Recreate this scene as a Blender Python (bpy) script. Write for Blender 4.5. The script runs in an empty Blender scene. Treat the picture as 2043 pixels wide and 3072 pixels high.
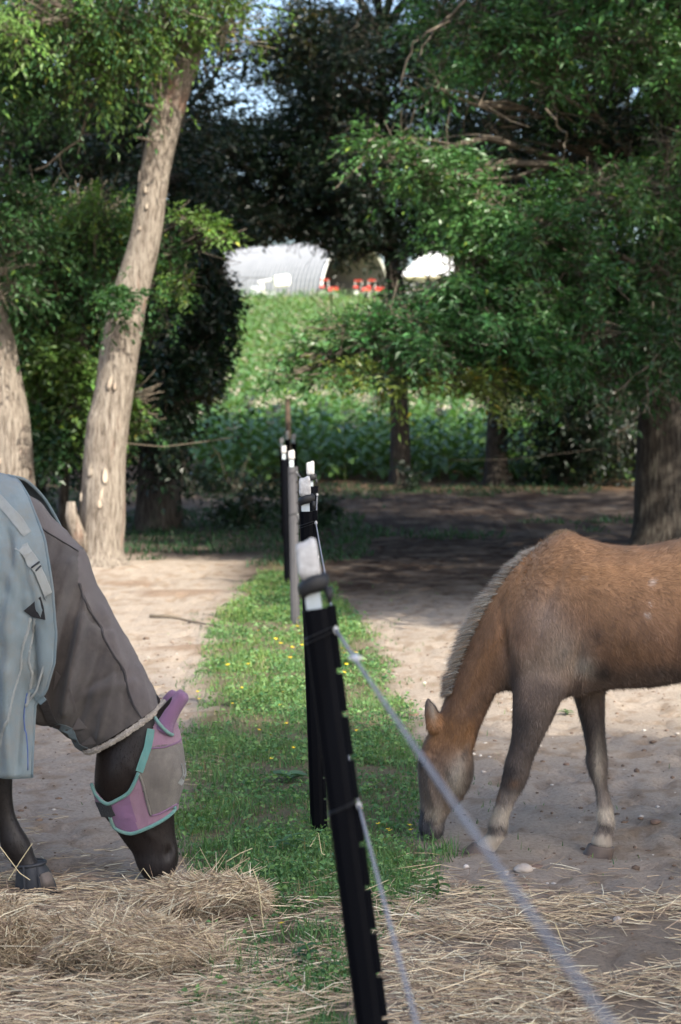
import bpy, bmesh, math, random
import numpy as np
from mathutils import Vector, Matrix
from mathutils.bvhtree import BVHTree

random.seed(7)
rng = np.random.default_rng(7)
scene = bpy.context.scene
COL = scene.collection

# ------------------------------------------------------------------ camera, world, sun
F, CX, CY, EYE = 5600.0, 1021.5, 1536.0, 1.6          # focal length and centre in photo pixels, eye height
PITCH = math.atan(260.0 / F)
cam_data = bpy.data.cameras.new('camera')
cam = bpy.data.objects.new('camera', cam_data)
COL.objects.link(cam)
cam.location = (0, 0, EYE)
cam.rotation_euler = (math.radians(90) - PITCH, 0, 0)
cam_data.sensor_fit = 'VERTICAL'
cam_data.sensor_height = 36.0
cam_data.lens = 36.0 * F / 3072.0
cam_data.clip_start = 0.1
cam_data.clip_end = 3000
cam_data.dof.use_dof = True
cam_data.dof.focus_distance = 6.6
cam_data.dof.aperture_fstop = 4.2
scene.camera = cam

SUN_AZ = Vector((0.60, -0.80, 0)).normalized()        # horizontal direction towards the sun
SUN_EL = math.radians(42)
SUN = Vector((SUN_AZ.x * math.cos(SUN_EL), SUN_AZ.y * math.cos(SUN_EL), math.sin(SUN_EL)))
world = bpy.data.worlds.new('World')
scene.world = world
world.use_nodes = True
wn = world.node_tree
sky = wn.nodes.new('ShaderNodeTexSky')
sky.sky_type = 'NISHITA'
sky.sun_disc = False
sky.sun_elevation = SUN_EL
sky.sun_rotation = math.atan2(SUN.x, SUN.y)
sky.dust_density = 2.5
sky.air_density = 1.0
bg = wn.nodes['Background']
bg.inputs['Strength'].default_value = 0.15
wn.links.new(sky.outputs[0], bg.inputs[0])
sun_data = bpy.data.lights.new('sun', 'SUN')
sun_data.energy = 4.2
sun_data.angle = math.radians(0.6)
sun_data.color = (1.0, 0.93, 0.80)
sun = bpy.data.objects.new('sun', sun_data)
sun.rotation_euler = SUN.to_track_quat('Z', 'Y').to_euler()
sun.location = SUN * 50
COL.objects.link(sun)
vs = scene.view_settings
vs.view_transform = 'Standard'
vs.look = 'None'
vs.exposure = 1.22
vs.gamma = 1.0
vs.use_curve_mapping = False
scene.cycles.use_denoising = True
scene.cycles.max_bounces = 6
scene.cycles.transparent_max_bounces = 6
scene.cycles.diffuse_bounces = 4

# ------------------------------------------------------------------ helpers
_sp, _cp = math.sin(PITCH), math.cos(PITCH)
def P(px, py, Y):
    """the point at world distance Y that the photograph shows at (px, py)"""
    dx = (px - CX) / F; dy = (CY - py) / F
    t = Y / (_cp + dy * _sp)
    return Vector((dx * t, Y, EYE + (-_sp + dy * _cp) * t))
def PA(px, py, Y):
    px, py, Y = np.broadcast_arrays(np.asarray(px, float), np.asarray(py, float), np.asarray(Y, float))
    dx = (px - CX) / F; dy = (CY - py) / F
    t = Y / (_cp + dy * _sp)
    return np.stack([dx * t, Y, EYE + (-_sp + dy * _cp) * t], -1)
def PINV(v):
    """photo pixel of world points (n,3)"""
    x, y, z = v[:, 0], v[:, 1], v[:, 2] - EYE
    f = y * _cp - z * _sp; u = y * _sp + z * _cp
    return CX + F * x / f, CY - F * u / f

_U = np.uint32
def _hash(ix, iy, iz, seed):
    h = (ix.astype(np.int64) * 374761393 + iy.astype(np.int64) * 668265263 + iz.astype(np.int64) * 1274126177 + seed * 974711) & 0xffffffff
    h = ((h ^ (h >> 13)) * 1103515245) & 0xffffffff
    h = (h ^ (h >> 16)) & 0xffffff
    return h / float(0xffffff)
def noise(x, y, z=0.0, seed=0):
    x, y, z = np.broadcast_arrays(np.asarray(x, float), np.asarray(y, float), np.asarray(z, float))
    ix, iy, iz = np.floor(x), np.floor(y), np.floor(z)
    fx, fy, fz = x - ix, y - iy, z - iz
    fx, fy, fz = [t * t * (3 - 2 * t) for t in (fx, fy, fz)]
    r = 0
    for a in (0, 1):
        for b in (0, 1):
            for c in (0, 1):
                w = (fx if a else 1 - fx) * (fy if b else 1 - fy) * (fz if c else 1 - fz)
                r = r + w * _hash(ix + a, iy + b, iz + c, seed)
    return r * 2 - 1
def fbm(x, y, z=0.0, octv=4, seed=0):
    r = 0; a = 1.0; s = 1.0
    for k in range(octv):
        r = r + a * noise(np.asarray(x) * s, np.asarray(y) * s, np.asarray(z) * s, seed + k * 17)
        a *= .5; s *= 2.03
    return r / 2
def smooth(a, b, x):
    t = np.clip((np.asarray(x, float) - a) / (b - a), 0, 1)
    return t * t * (3 - 2 * t)

def tag(o, label=None, cat=None, group=None, kind=None):
    if label: o['label'] = label
    if cat: o['category'] = cat
    if group: o['group'] = group
    if kind: o['kind'] = kind
    return o
def wmat(o):
    m = o.matrix_basis.copy()
    return wmat(o.parent) @ o.matrix_parent_inverse @ m if o.parent else m
def link(o, parent=None):
    """parts are modelled in world space: undo the parent's own placement"""
    COL.objects.link(o)
    if parent is not None:
        o.parent = parent
        o.matrix_parent_inverse = wmat(parent).inverted()
    return o
def empty(name, loc, label, cat, group=None):
    e = bpy.data.objects.new(name, None)
    e.empty_display_size = .2
    e.location = loc
    COL.objects.link(e)
    return tag(e, label, cat, group)
def mesh_arrays(name, verts, faces, mats, col=None, smooth_sh=False, mat_idx=None):
    """faces: (n,3) or (n,4) array"""
    verts = np.asarray(verts, np.float32); faces = np.asarray(faces, np.int32)
    me = bpy.data.meshes.new(name)
    me.vertices.add(len(verts)); me.vertices.foreach_set('co', verts.ravel())
    k = faces.shape[1]
    me.loops.add(faces.size); me.loops.foreach_set('vertex_index', faces.ravel())
    me.polygons.add(len(faces))
    me.polygons.foreach_set('loop_start', np.arange(0, faces.size, k, dtype=np.int32))
    if mat_idx is not None: me.polygons.foreach_set('material_index', np.asarray(mat_idx, np.int32))
    me.polygons.foreach_set('use_smooth', np.full(len(faces), bool(smooth_sh)))
    for m in (mats if isinstance(mats, (list, tuple)) else [mats]): me.materials.append(m)
    if col is not None:
        col = np.asarray(col, np.float32)
        if col.shape[1] == 3: col = np.concatenate([col, np.ones((len(col), 1), np.float32)], 1)
        a = me.color_attributes.new('tint', 'FLOAT_COLOR', 'POINT')
        a.data.foreach_set('color', col.ravel())
    me.update(); me.validate()
    return me
def add_mesh(name, me, parent=None):
    return link(bpy.data.objects.new(name, me), parent)

class MB:
    """collects simple solids into one mesh"""
    def __init__(s): s.v = []; s.f = []; s.m = []
    def _add(s, vs_, fs, mi=0):
        b = len(s.v); s.v += [tuple(v) for v in vs_]; s.f += [tuple(b + i for i in f) for f in fs]; s.m += [mi] * len(fs)
    def box(s, c, size, rot=None, mi=0, bev=0.0):
        bm = bmesh.new(); bmesh.ops.create_cube(bm, size=1)
        for v in bm.verts: v.co = Vector((v.co.x * size[0], v.co.y * size[1], v.co.z * size[2]))
        if bev: bmesh.ops.bevel(bm, geom=list(bm.edges), offset=bev, segments=2, affect='EDGES')
        M = Matrix.Translation(Vector(c)) @ (rot.to_4x4() if rot is not None else Matrix())
        bm.verts.index_update()
        s._add([M @ v.co for v in bm.verts], [[v.index for v in f.verts] for f in bm.faces], mi); bm.free()
    def tube(s, pts, r, n=8, cap=True, mi=0, ecc=1.0, ref=None):
        pts = [Vector(p) for p in pts]
        rs = r if isinstance(r, (list, tuple)) else [r] * len(pts)
        vs_ = []; prev = None
        for i, p in enumerate(pts):
            t = (pts[min(i + 1, len(pts) - 1)] - pts[max(i - 1, 0)])
            if t.length < 1e-9: t = Vector((0, 0, 1))
            t.normalize()
            if prev is None:
                a = Vector(ref) if ref else (Vector((0, 0, 1)) if abs(t.z) < .9 else Vector((1, 0, 0)))
            else: a = prev
            u = (a - t * a.dot(t)).normalized(); prev = u; w = t.cross(u)
            for k in range(n):
                an = 2 * math.pi * k / n
                vs_.append(p + u * math.cos(an) * rs[i] + w * math.sin(an) * rs[i] * ecc)
        fs = []
        for i in range(len(pts) - 1):
            for k in range(n):
                k2 = (k + 1) % n
                fs.append((i * n + k, i * n + k2, (i + 1) * n + k2, (i + 1) * n + k))
        if cap: fs.append(tuple(range(n))[::-1]); fs.append(tuple((len(pts) - 1) * n + k for k in range(n)))
        s._add(vs_, fs, mi)
    def build(s, name, mats, parent=None, smooth_sh=False):
        me = bpy.data.meshes.new(name)
        me.from_pydata(s.v, [], s.f)
        for m in (mats if isinstance(mats, (list, tuple)) else [mats]): me.materials.append(m)
        me.polygons.foreach_set('material_index', s.m)
        me.polygons.foreach_set('use_smooth', [smooth_sh] * len(me.polygons))
        me.update()
        return add_mesh(name, me, parent)

# ------------------------------------------------------------------ materials
def new_mat(name):
    m = bpy.data.materials.new(name); m.use_nodes = True
    nt = m.node_tree
    return m, nt, nt.nodes['Principled BSDF']
def nnode(nt, kind, **kw):
    n = nt.nodes.new(kind)
    for k, v in kw.items():
        if k in n.inputs: n.inputs[k].default_value = v
        else: setattr(n, k, v)
    return n
def ramp(nt, fac, stops):
    r = nt.nodes.new('ShaderNodeValToRGB')
    e = r.color_ramp.elements
    while len(e) < len(stops): e.new(.5)
    for i, (p, c) in enumerate(stops):
        e[i].position = p; e[i].color = (*c, 1) if len(c) == 3 else c
    nt.links.new(fac, r.inputs[0])
    return r.outputs[0]
def mixc(nt, fac, a, b, mode='MIX'):
    m = nt.nodes.new('ShaderNodeMix'); m.data_type = 'RGBA'; m.blend_type = mode
    for sock, v in ((m.inputs[0], fac), (m.inputs[6], a), (m.inputs[7], b)):
        if hasattr(v, 'links'): nt.links.new(v, sock)
        else: sock.default_value = v if not isinstance(v, tuple) else ((*v, 1) if len(v) == 3 else v)
    return m.outputs[2]
def noise_node(nt, scale, detail=5, rough=.6, vec=None, dist=0):
    n = nnode(nt, 'ShaderNodeTexNoise', Scale=scale, Detail=detail, Roughness=rough, Distortion=dist)
    if vec is not None: nt.links.new(vec, n.inputs['Vector'])
    return n.outputs['Fac']
def obj_vec(nt, scale=(1, 1, 1)):
    c = nt.nodes.new('ShaderNodeTexCoord'); mp = nt.nodes.new('ShaderNodeMapping')
    mp.inputs['Scale'].default_value = scale
    nt.links.new(c.outputs['Object'], mp.inputs[0])
    return mp.outputs[0]
def bump(nt, bsdf, height, strength=.4, dist=.01):
    b = nnode(nt, 'ShaderNodeBump', Strength=strength, Distance=dist)
    nt.links.new(height, b.inputs['Height']); nt.links.new(b.outputs[0], bsdf.inputs['Normal'])
    return b
def mat_simple(name, a, b=None, scale=20, rough=.6, bstr=.3, bdist=.004, stretch=(1, 1, 1), metal=0, spec=.5, detail=6):
    m, nt, p = new_mat(name)
    v = obj_vec(nt, stretch)
    n = noise_node(nt, scale, detail, .65, v)
    b = b or tuple(c * .6 for c in a)
    nt.links.new(ramp(nt, n, [(.3, b), (.7, a)]), p.inputs['Base Color'])
    p.inputs['Roughness'].default_value = rough; p.inputs['Metallic'].default_value = metal
    p.inputs['Specular IOR Level'].default_value = spec
    if bstr: bump(nt, p, noise_node(nt, scale * 3, 4, .6, v), bstr, bdist)
    return m
def mat_leaf(name, rough=.45, trans=.25, spec=.5, tcol=(1.1, 1.25, .5)):
    m, nt, p = new_mat(name)
    at = nt.nodes.new('ShaderNodeAttribute'); at.attribute_name = 'tint'
    nt.links.new(at.outputs['Color'], p.inputs['Base Color'])
    p.inputs['Roughness'].default_value = rough
    p.inputs['Specular IOR Level'].default_value = spec
    tr = nt.nodes.new('ShaderNodeBsdfTranslucent')
    nt.links.new(mixc(nt, 1.0, at.outputs['Color'], tcol, 'MULTIPLY'), tr.inputs[0])
    mx = nt.nodes.new('ShaderNodeMixShader'); mx.inputs[0].default_value = trans
    nt.links.new(p.outputs[0], mx.inputs[1]); nt.links.new(tr.outputs[0], mx.inputs[2])
    nt.links.new(mx.outputs[0], nt.nodes['Material Output'].inputs[0])
    return m
def mat_tint(name, rough=.8, spec=.3, nscale=60, var=.35, bstr=.3, bdist=.003, stretch=(1, 1, 1), sheen=0):
    """base colour from the mesh's own colours, broken up by noise"""
    m, nt, p = new_mat(name)
    at = nt.nodes.new('ShaderNodeAttribute'); at.attribute_name = 'tint'
    v = obj_vec(nt, stretch)
    n = noise_node(nt, nscale, 6, .7, v)
    f = ramp(nt, n, [(.25, (1 - var,) * 3), (.75, (1 + var,) * 3)])
    nt.links.new(mixc(nt, 1.0, at.outputs['Color'], f, 'MULTIPLY'), p.inputs['Base Color'])
    p.inputs['Roughness'].default_value = rough; p.inputs['Specular IOR Level'].default_value = spec
    if sheen: p.inputs['Sheen Weight'].default_value = sheen
    bump(nt, p, noise_node(nt, nscale * 2, 5, .65, v), bstr, bdist)
    return m
def mat_bark(name, lightc, darkc, patch=(.5, .42, .36), scale=1.0, red=(.30, .12, .07)):
    m, nt, p = new_mat(name)
    v = obj_vec(nt, (14 * scale, 14 * scale, 1.6 * scale))
    n = noise_node(nt, 1.6, 8, .72, v, .5)
    base = ramp(nt, n, [(.36, darkc), (.50, lightc), (.66, patch)])
    v2 = obj_vec(nt, (3, 3, .9))
    n2 = noise_node(nt, 1.2, 4, .6, v2)
    msk = ramp(nt, n2, [(.60, (0, 0, 0)), (.72, (1, 1, 1))])
    nt.links.new(mixc(nt, msk, base, mixc(nt, .5, base, red)), p.inputs['Base Color'])
    p.inputs['Roughness'].default_value = .9; p.inputs['Specular IOR Level'].default_value = .15
    bump(nt, p, n, .9, .045)
    return m

M_leaf_oak = mat_leaf('oak_leaf', .38, .22, .6)
M_leaf_elm = mat_leaf('elm_leaf', .5, .35, .4, (1.25, 1.3, .45))
M_leaf_tob = mat_leaf('tobacco_leaf', .42, .22, .55)
M_grass = mat_leaf('grass_blade', .5, .3, .35)
M_bark_pale = mat_bark('pale_bark', (.265, .225, .185), (.085, .066, .053), (.41, .365, .31), 2.0)  # the bark's own pale grey-tan
M_bark_dark = mat_bark('dark_bark', (.060, .050, .042), (.018, .015, .012), (.11, .10, .085), 1.4, (.06, .07, .045))
M_twig = mat_simple('twig_wood', (.17, .14, .105), (.08, .062, .045), 8, .9, .3)
M_cutwood = mat_simple('bare_wood', (.50, .43, .34), (.32, .24, .18), 12, .8, .4, .004, (1, 1, .3))
M_hay = mat_tint('hay_straw', .7, .35, 40, .25, .2, .001)
M_wood = mat_simple('weathered_wood', (.17, .12, .08), (.08, .055, .04), 6, .9, .5, .006, (8, 8, 1))

# ------------------------------------------------------------------ ground height
def _build_base():
    ys = np.arange(0, 1200, .5)
    best = None
    for s in np.arange(.08, .16, .0005):
        sl = np.where(ys < 16, 0, np.where(ys < 40, .0417 * (ys - 16) / 24, np.where(ys < 60, .0417 + (s - .0417) * (ys - 40) / 20, np.where(ys < 142, s, np.where(ys < 152, s + (.01 - s) * (ys - 142) / 10, .01)))))
        z = np.concatenate([[0], np.cumsum(sl[:-1] * .5)])
        e = abs(np.interp(142, ys, z) - P(1000, 893, 142).z)
        if best is None or e < best[0]: best = (e, z, s)
    return ys, best[1]
_BY, _BZ = _build_base()
def base_z(Y): return np.interp(Y, _BY, _BZ)
def ground_z(x, y):
    x = np.asarray(x, float); y = np.asarray(y, float)
    z = base_z(y)
    near = np.exp(-np.maximum(y - 30, 0) / 20)
    z = z + (.012 * fbm(x * 1.1, y * 1.1, 0, 3, 3) + .010 * fbm(x * 5, y * 5, 0, 2, 5)) * near
    # hoof-churned surface: small crisp pits and ridges away from the grass strip
    c = fbm(x * 11, y * 8, 0, 2, 9)
    z = z - .024 * smooth(.06, .36, c) * near * smooth(.1, .6, np.abs(x + .05 * (y - 4)))
    # low mound by the leaning tree and scraped patches
    z = z + .10 * np.exp(-(((x + 2.4) / 1.0) ** 2 + ((y - 20.2) / 1.2) ** 2))
    z = z + .035 * np.exp(-(((x + 1.0) / .5) ** 2 + ((y - 13.2) / .35) ** 2)) + .05 * np.exp(-(((x + 1.5) / .7) ** 2 + ((y - 17.5) / .4) ** 2))
    z = z + .03 * np.exp(-(((x + .05 + .045 * (y - 5)) / .35) ** 2)) * smooth(24, 18, y)   # slight bank under the fence
    z = z - .036 * np.exp(-(((x - 1.0) / .42) ** 2 + ((y - 7.03) / .24) ** 2))
    z = z + .04 * np.exp(-(((x - 1.5) / .6) ** 2 + ((y - 6.35) / .3) ** 2)) * .3
    return z
def G(px, py):
    Y = 6.0
    for _ in range(60):
        dy = (CY - py) / F
        slope = (-_sp + dy * _cp) / (_cp + dy * _sp)
        x = (px - CX) / F * Y
        if slope >= 0: break
        Yn = (float(ground_z(x, Y)) - EYE) / slope
        Y = Y * .5 + Yn * .5
    x = P(px, py, Y).x
    return Vector((x, Y, float(ground_z(x, Y))))
def strip_l(y): return .13 * fbm(np.asarray(y) * 1.9, 3.3, 0, 3, 201) + np.interp(y, [4.5, 5.5, 6.3, 7.3, 9.6, 11, 14.4, 18, 21, 30], [-.42, -.42, -.47, -.62, -.78, -.80, -.98, -.90, -.82, -.9])
def strip_r(y): return .13 * fbm(np.asarray(y) * 2.1, 7.7, 0, 3, 202) + np.interp(y, [4.5, 5.5, 6.3, 7.0, 8.4, 11, 14.4, 18, 21, 30], [.02, .05, .24, .34, .38, .34, .20, -.10, -.45, -.6])
# ------------------------------------------------------------------ ground
def axis(segs):
    out = [segs[0][0]]
    for a, b, st in segs:
        n = max(1, int(round((b - a) / st)))
        out += list(np.linspace(a, b, n + 1)[1:])
    return np.array(out)
gx = axis([(-600, -100, 100), (-100, -20, 10), (-20, -6, .8), (-6, -2.8, .12), (-2.8, 2.8, .032), (2.8, 6, .12), (6, 20, .8), (20, 100, 10), (100, 600, 100)])
gy = axis([(-60, -8, 6), (-8, 4, 1), (4, 11, .035), (11, 26, .09), (26, 60, .5), (60, 160, 2), (160, 900, 60)])
GX, GY = np.meshgrid(gx, gy)
gv = np.stack([GX, GY, ground_z(GX, GY)], -1).reshape(-1, 3)
nxg, nyg = len(gx), len(gy)
ii, jj = np.meshgrid(np.arange(nxg - 1), np.arange(nyg - 1))
q = (jj * nxg + ii).ravel()
gf = np.stack([q, q + 1, q + 1 + nxg, q + nxg], -1)
x, y = gv[:, 0], gv[:, 1]
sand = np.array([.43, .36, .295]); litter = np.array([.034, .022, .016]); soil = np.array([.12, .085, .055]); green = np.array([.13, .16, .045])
col = np.tile(sand, (len(gv), 1))
n1 = fbm(x * .9, y * .9, 0, 4, 21)[:, None]; n2 = fbm(x * 4, y * 4, 0, 3, 22)[:, None]; n3 = fbm(x * 14, y * 9, 0, 3, 23)[:, None]
col = col * (1 + .10 * n1 + .10 * n2)
def lerp(a, b, t): return a * (1 - t) + b * t
wet = smooth(.05, .5, fbm(x * .7 + 4, y * .45, 0, 3, 31))[:, None] * .35
col = lerp(col, np.array([.33, .29, .26]), wet)
col = lerp(col, np.array([.27, .19, .125]), smooth(.05, .38, n3) * .6)           # scuffed crumbs of darker dirt
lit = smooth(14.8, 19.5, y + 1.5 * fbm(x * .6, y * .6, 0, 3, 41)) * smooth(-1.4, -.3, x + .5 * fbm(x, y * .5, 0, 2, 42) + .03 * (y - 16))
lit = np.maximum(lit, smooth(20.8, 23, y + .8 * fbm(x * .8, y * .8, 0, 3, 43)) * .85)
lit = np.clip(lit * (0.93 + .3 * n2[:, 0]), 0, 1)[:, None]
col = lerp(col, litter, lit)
for mx, my, sx, sy in ((-1.0, 13.2, .42, .26), (-1.5, 17.5, .6, .35), (-2.1, 18.6, .4, .3)):
    g = np.exp(-(((x - mx) / sx) ** 2 + ((y - my) / sy) ** 2))[:, None]
    col = lerp(col, np.array([.27, .18, .12]), smooth(.25, .8, g + .5 * n2) * .7)
w = (smooth(-.10, .12, x - strip_l(y) + .08 * n2[:, 0]) * smooth(-.10, .12, strip_r(y) - x + .08 * n2[:, 0]) * smooth(27, 23, y))[:, None]
col = lerp(col, np.array([.13, .115, .06]), w * .8)
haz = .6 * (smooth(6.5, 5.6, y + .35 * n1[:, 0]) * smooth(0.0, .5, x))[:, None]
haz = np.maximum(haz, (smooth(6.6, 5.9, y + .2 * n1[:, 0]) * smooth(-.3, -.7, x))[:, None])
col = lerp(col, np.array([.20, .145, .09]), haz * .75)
fld = smooth(35, 38, y)[:, None]
col = lerp(col, np.array([.17, .11, .07]), fld)
crest = smooth(124, 127, y)[:, None]
col = lerp(col, np.array([.26, .27, .085]), crest)
col = lerp(col, np.array([.08, .10, .035]), smooth(165, 170, y)[:, None])
M_ground, nt, p = new_mat('sandy_ground')
at = nt.nodes.new('ShaderNodeAttribute'); at.attribute_name = 'tint'
v = obj_vec(nt)
fine = noise_node(nt, 55, 8, .75, v)
f1 = ramp(nt, fine, [(.30, (.62, .60, .58)), (.5, (1, 1, 1)), (.72, (1.22, 1.2, 1.18))])
c1 = mixc(nt, 1.0, at.outputs['Color'], f1, 'MULTIPLY')
vor = nnode(nt, 'ShaderNodeTexVoronoi', Scale=70.0); nt.links.new(v, vor.inputs['Vector'])
speck = ramp(nt, vor.outputs['Distance'], [(.10, (1, 1, 1)), (.17, (0, 0, 0))])
sel = ramp(nt, noise_node(nt, 23, 3, .6, v), [(.56, (0, 0, 0)), (.62, (1, 1, 1))])
sm = mixc(nt, 1.0, speck, sel, 'MULTIPLY')
nt.links.new(mixc(nt, sm, c1, mixc(nt, .65, c1, (.09, .055, .035))), p.inputs['Base Color'])
p.inputs['Roughness'].default_value = .95; p.inputs['Specular IOR Level'].default_value = .12
hb = noise_node(nt, 30, 8, .8, v)
bump(nt, p, hb, 1.0, .03)
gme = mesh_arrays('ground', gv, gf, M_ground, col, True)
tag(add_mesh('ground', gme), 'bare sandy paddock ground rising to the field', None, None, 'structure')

# ------------------------------------------------------------------ far: barn, shed, trailer, tractors, treeline
M_metal = mat_simple('galvanised_sheet', (.29, .305, .33), (.24, .255, .28), 1.2, .75, .1, .01, metal=.25)
M_metal_in = mat_simple('sheet_inside', (.17, .165, .22), (.12, .115, .16), 1, .8, .1)  # darker, bluer copy of the sheet: interior shade put into its colour
M_white = mat_simple('white_paint', (.80, .80, .78), (.70, .70, .68), 2, .5, .05)
M_red = mat_simple('red_paint', (.62, .05, .03), (.45, .03, .02), 3, .4, .05)
M_tyre = mat_simple('rubber', (.03, .03, .03), (.02, .02, .02), 5, .8, .1)
M_greyp = mat_simple('grey_wall', (.45, .48, .52), (.38, .40, .44), 2, .7, .1)
M_darkgl = mat_simple('dark_opening', (.05, .055, .06), (.03, .03, .03), 2, .3, 0)

# quonset: near bottom corner of the open end stands at px (960,890)
c0 = P(962, 893, 143); c0.z = float(ground_z(c0.x, c0.y))
R_b = 4.55
ax_dir = Vector((-.80, .60, 0)).normalized()        # from the open end back along the barn
wd_dir = Vector((.60, .80, 0)).normalized()          # across the open end
ctr = c0 + wd_dir * R_b
barn = empty('quonset_barn', ctr, 'white corrugated arched metal barn with an open end beyond the tobacco field', 'barn')
def arch_pt(a, s, r): return ctr + wd_dir * (-math.cos(a) * r) + ax_dir * s + Vector((0, 0, math.sin(a) * r * 1.03 - .05))
L_b = 20.0
nr = int(L_b / .42)
vsb, fsb = [], []
prof = []
for k in range(nr):
    s0 = k * .42
    for t, dr in ((0, 0), (.12, 0), (.17, .09), (.33, .09), (.38, 0)): prof.append((s0 + t, dr))
na = 28
for s0, dr in prof:
    for a in range(na + 1): vsb.append(arch_pt(math.pi * a / na, s0, R_b + dr))
for i in range(len(prof) - 1):
    for a in range(na): b = i * (na + 1) + a; fsb.append((b, b + 1, b + na + 2, b + na + 1))
me = mesh_arrays('roof', np.array(vsb), np.array(fsb), M_metal); add_mesh('roof', me, barn)
vi = []; fi = []
for s0 in (0.02, L_b):
    for a in range(na + 1): vi.append(arch_pt(math.pi * a / na, s0, R_b - .06))
for a in range(na): fi.append((a, a + 1, a + na + 2, a + na + 1))
add_mesh('lining', mesh_arrays('lining', np.array(vi), np.array(fi), M_metal_in), barn)
mb = MB(); mb._add([arch_pt(math.pi * a / na, L_b - .05, R_b - .03) for a in range(na + 1)], [tuple(range(na + 1))]); mb.build('end_wall', M_metal_in, barn)
mb = MB(); mb.tube([arch_pt(math.pi * a / na, -.02, R_b + .03) for a in range(na + 1)], .09, 6); mb.build('arch_trim', M_white, barn)

# low white building right of it
s0 = P(1205, 893, 150); gz = float(ground_z(s0.x, s0.y))
shed = empty('white_shed', (s0.x + 3, 152, gz), 'low grey-walled shed with a bright white hipped roof right of the dark trunk', 'shed')
def PZ(px, py, Y): return P(px, py, Y)
mb = MB(); a = P(1212, 828, 150); b = P(1395, 828, 150)
mb.box(((a.x + b.x) / 2, 153, (gz + a.z) / 2 - .2), (b.x - a.x, 6, a.z - gz + .4)); mb.build('wall', M_greyp, shed)
e0 = P(1198, 828, 149.4); e1 = P(1405, 826, 149.4); r0 = P(1268, 758, 153); r1 = P(1400, 745, 153)
back = Vector((0, 7.2, 0))
mb = MB(); mb._add([e0, e1, e1 + back, e0 + back, r0, r1 , e0 - Vector((0, 0, .12)), e1 - Vector((0, 0, .12)), e1 + back - Vector((0, 0, .12)), e0 + back - Vector((0, 0, .12))],
    [(0, 1, 5, 4), (1, 2, 5), (2, 3, 4, 5), (3, 0, 4), (6, 7, 1, 0), (7, 8, 2, 1), (8, 9, 3, 2), (9, 6, 0, 3), (9, 8, 7, 6)]); mb.build('roof', M_white, shed)
mb = MB(); mb.box((e0.x * .5 + e1.x * .5, 149.36, e0.z - .09), (e1.x - e0.x, .08, .16)); mb.build('gutter', mat_simple('tan_trim', (.45, .40, .25), None, 5), shed)
for k, fx in enumerate((.25, .62)):
    mb = MB(); wx = a.x + (b.x - a.x) * fx; mb.box((wx, 149.98, gz + .9), (.9, .1, .8)); wf = mb.build('window', M_white, shed)
    mb = MB(); mb.box((wx, 149.92, gz + .9), (.74, .04, .64)); mb.build('pane', M_darkgl, wf)

# farm trailer / loader with a white box and slanted chute
t0 = P(830, 895, 134); tz = float(ground_z(t0.x, t0.y))
tr = empty('feed_wagon', (t0.x, 134, tz), 'white box wagon with slanted chute parked before the arched barn', 'wagon')
mb = MB(); c = P(844, 843, 134); mb.box(c, (1.15, .9, .82), Matrix.Rotation(.25, 3, 'Z') @ Matrix.Rotation(-.12, 3, 'Y'), bev=.08); mb.build('box', M_white, tr)
mb = MB(); mb.tube([P(782, 848, 134), P(800, 900, 134)], .13, 6); mb.tube([P(824, 862, 134), P(822, 900, 134)], .05, 6); mb.tube([P(775, 846, 134.2), P(840, 835, 134)], .09, 6); mb.build('frame', M_white, tr)
mb = MB(); mb.box(P(812, 885, 134.1), (.62, .7, .5), bev=.05); mb.build('tank', M_greyp, tr)
for dx in (-18, 16):
    mb = MB(); w_ = P(812 + dx, 900, 133.6); w_.z = float(ground_z(w_.x, w_.y)) + .22
    mb.tube([w_ + Vector((0, -.08, 0)), w_ + Vector((0, .08, 0))], .24, 12); mb.build('wheel', M_tyre, tr)
t1 = P(768, 893, 136)
cw = empty('white_cart', (t1.x, 136, float(ground_z(t1.x, t1.y))), 'small pale cart half hidden behind leaves left of the wagon', 'cart')
zc = cw.location.z
mb = MB(); mb.box((t1.x, 136, zc + .75), (.9, 1, .7), bev=.1); mb.build('body', M_greyp, cw)
for dx in (-.3, .3):
    mb = MB(); mb.tube([Vector((t1.x + dx, 135.45, zc + .28)), Vector((t1.x + dx, 135.6, zc + .28))], .28, 12); mb.build('wheel', M_tyre, cw)

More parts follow.
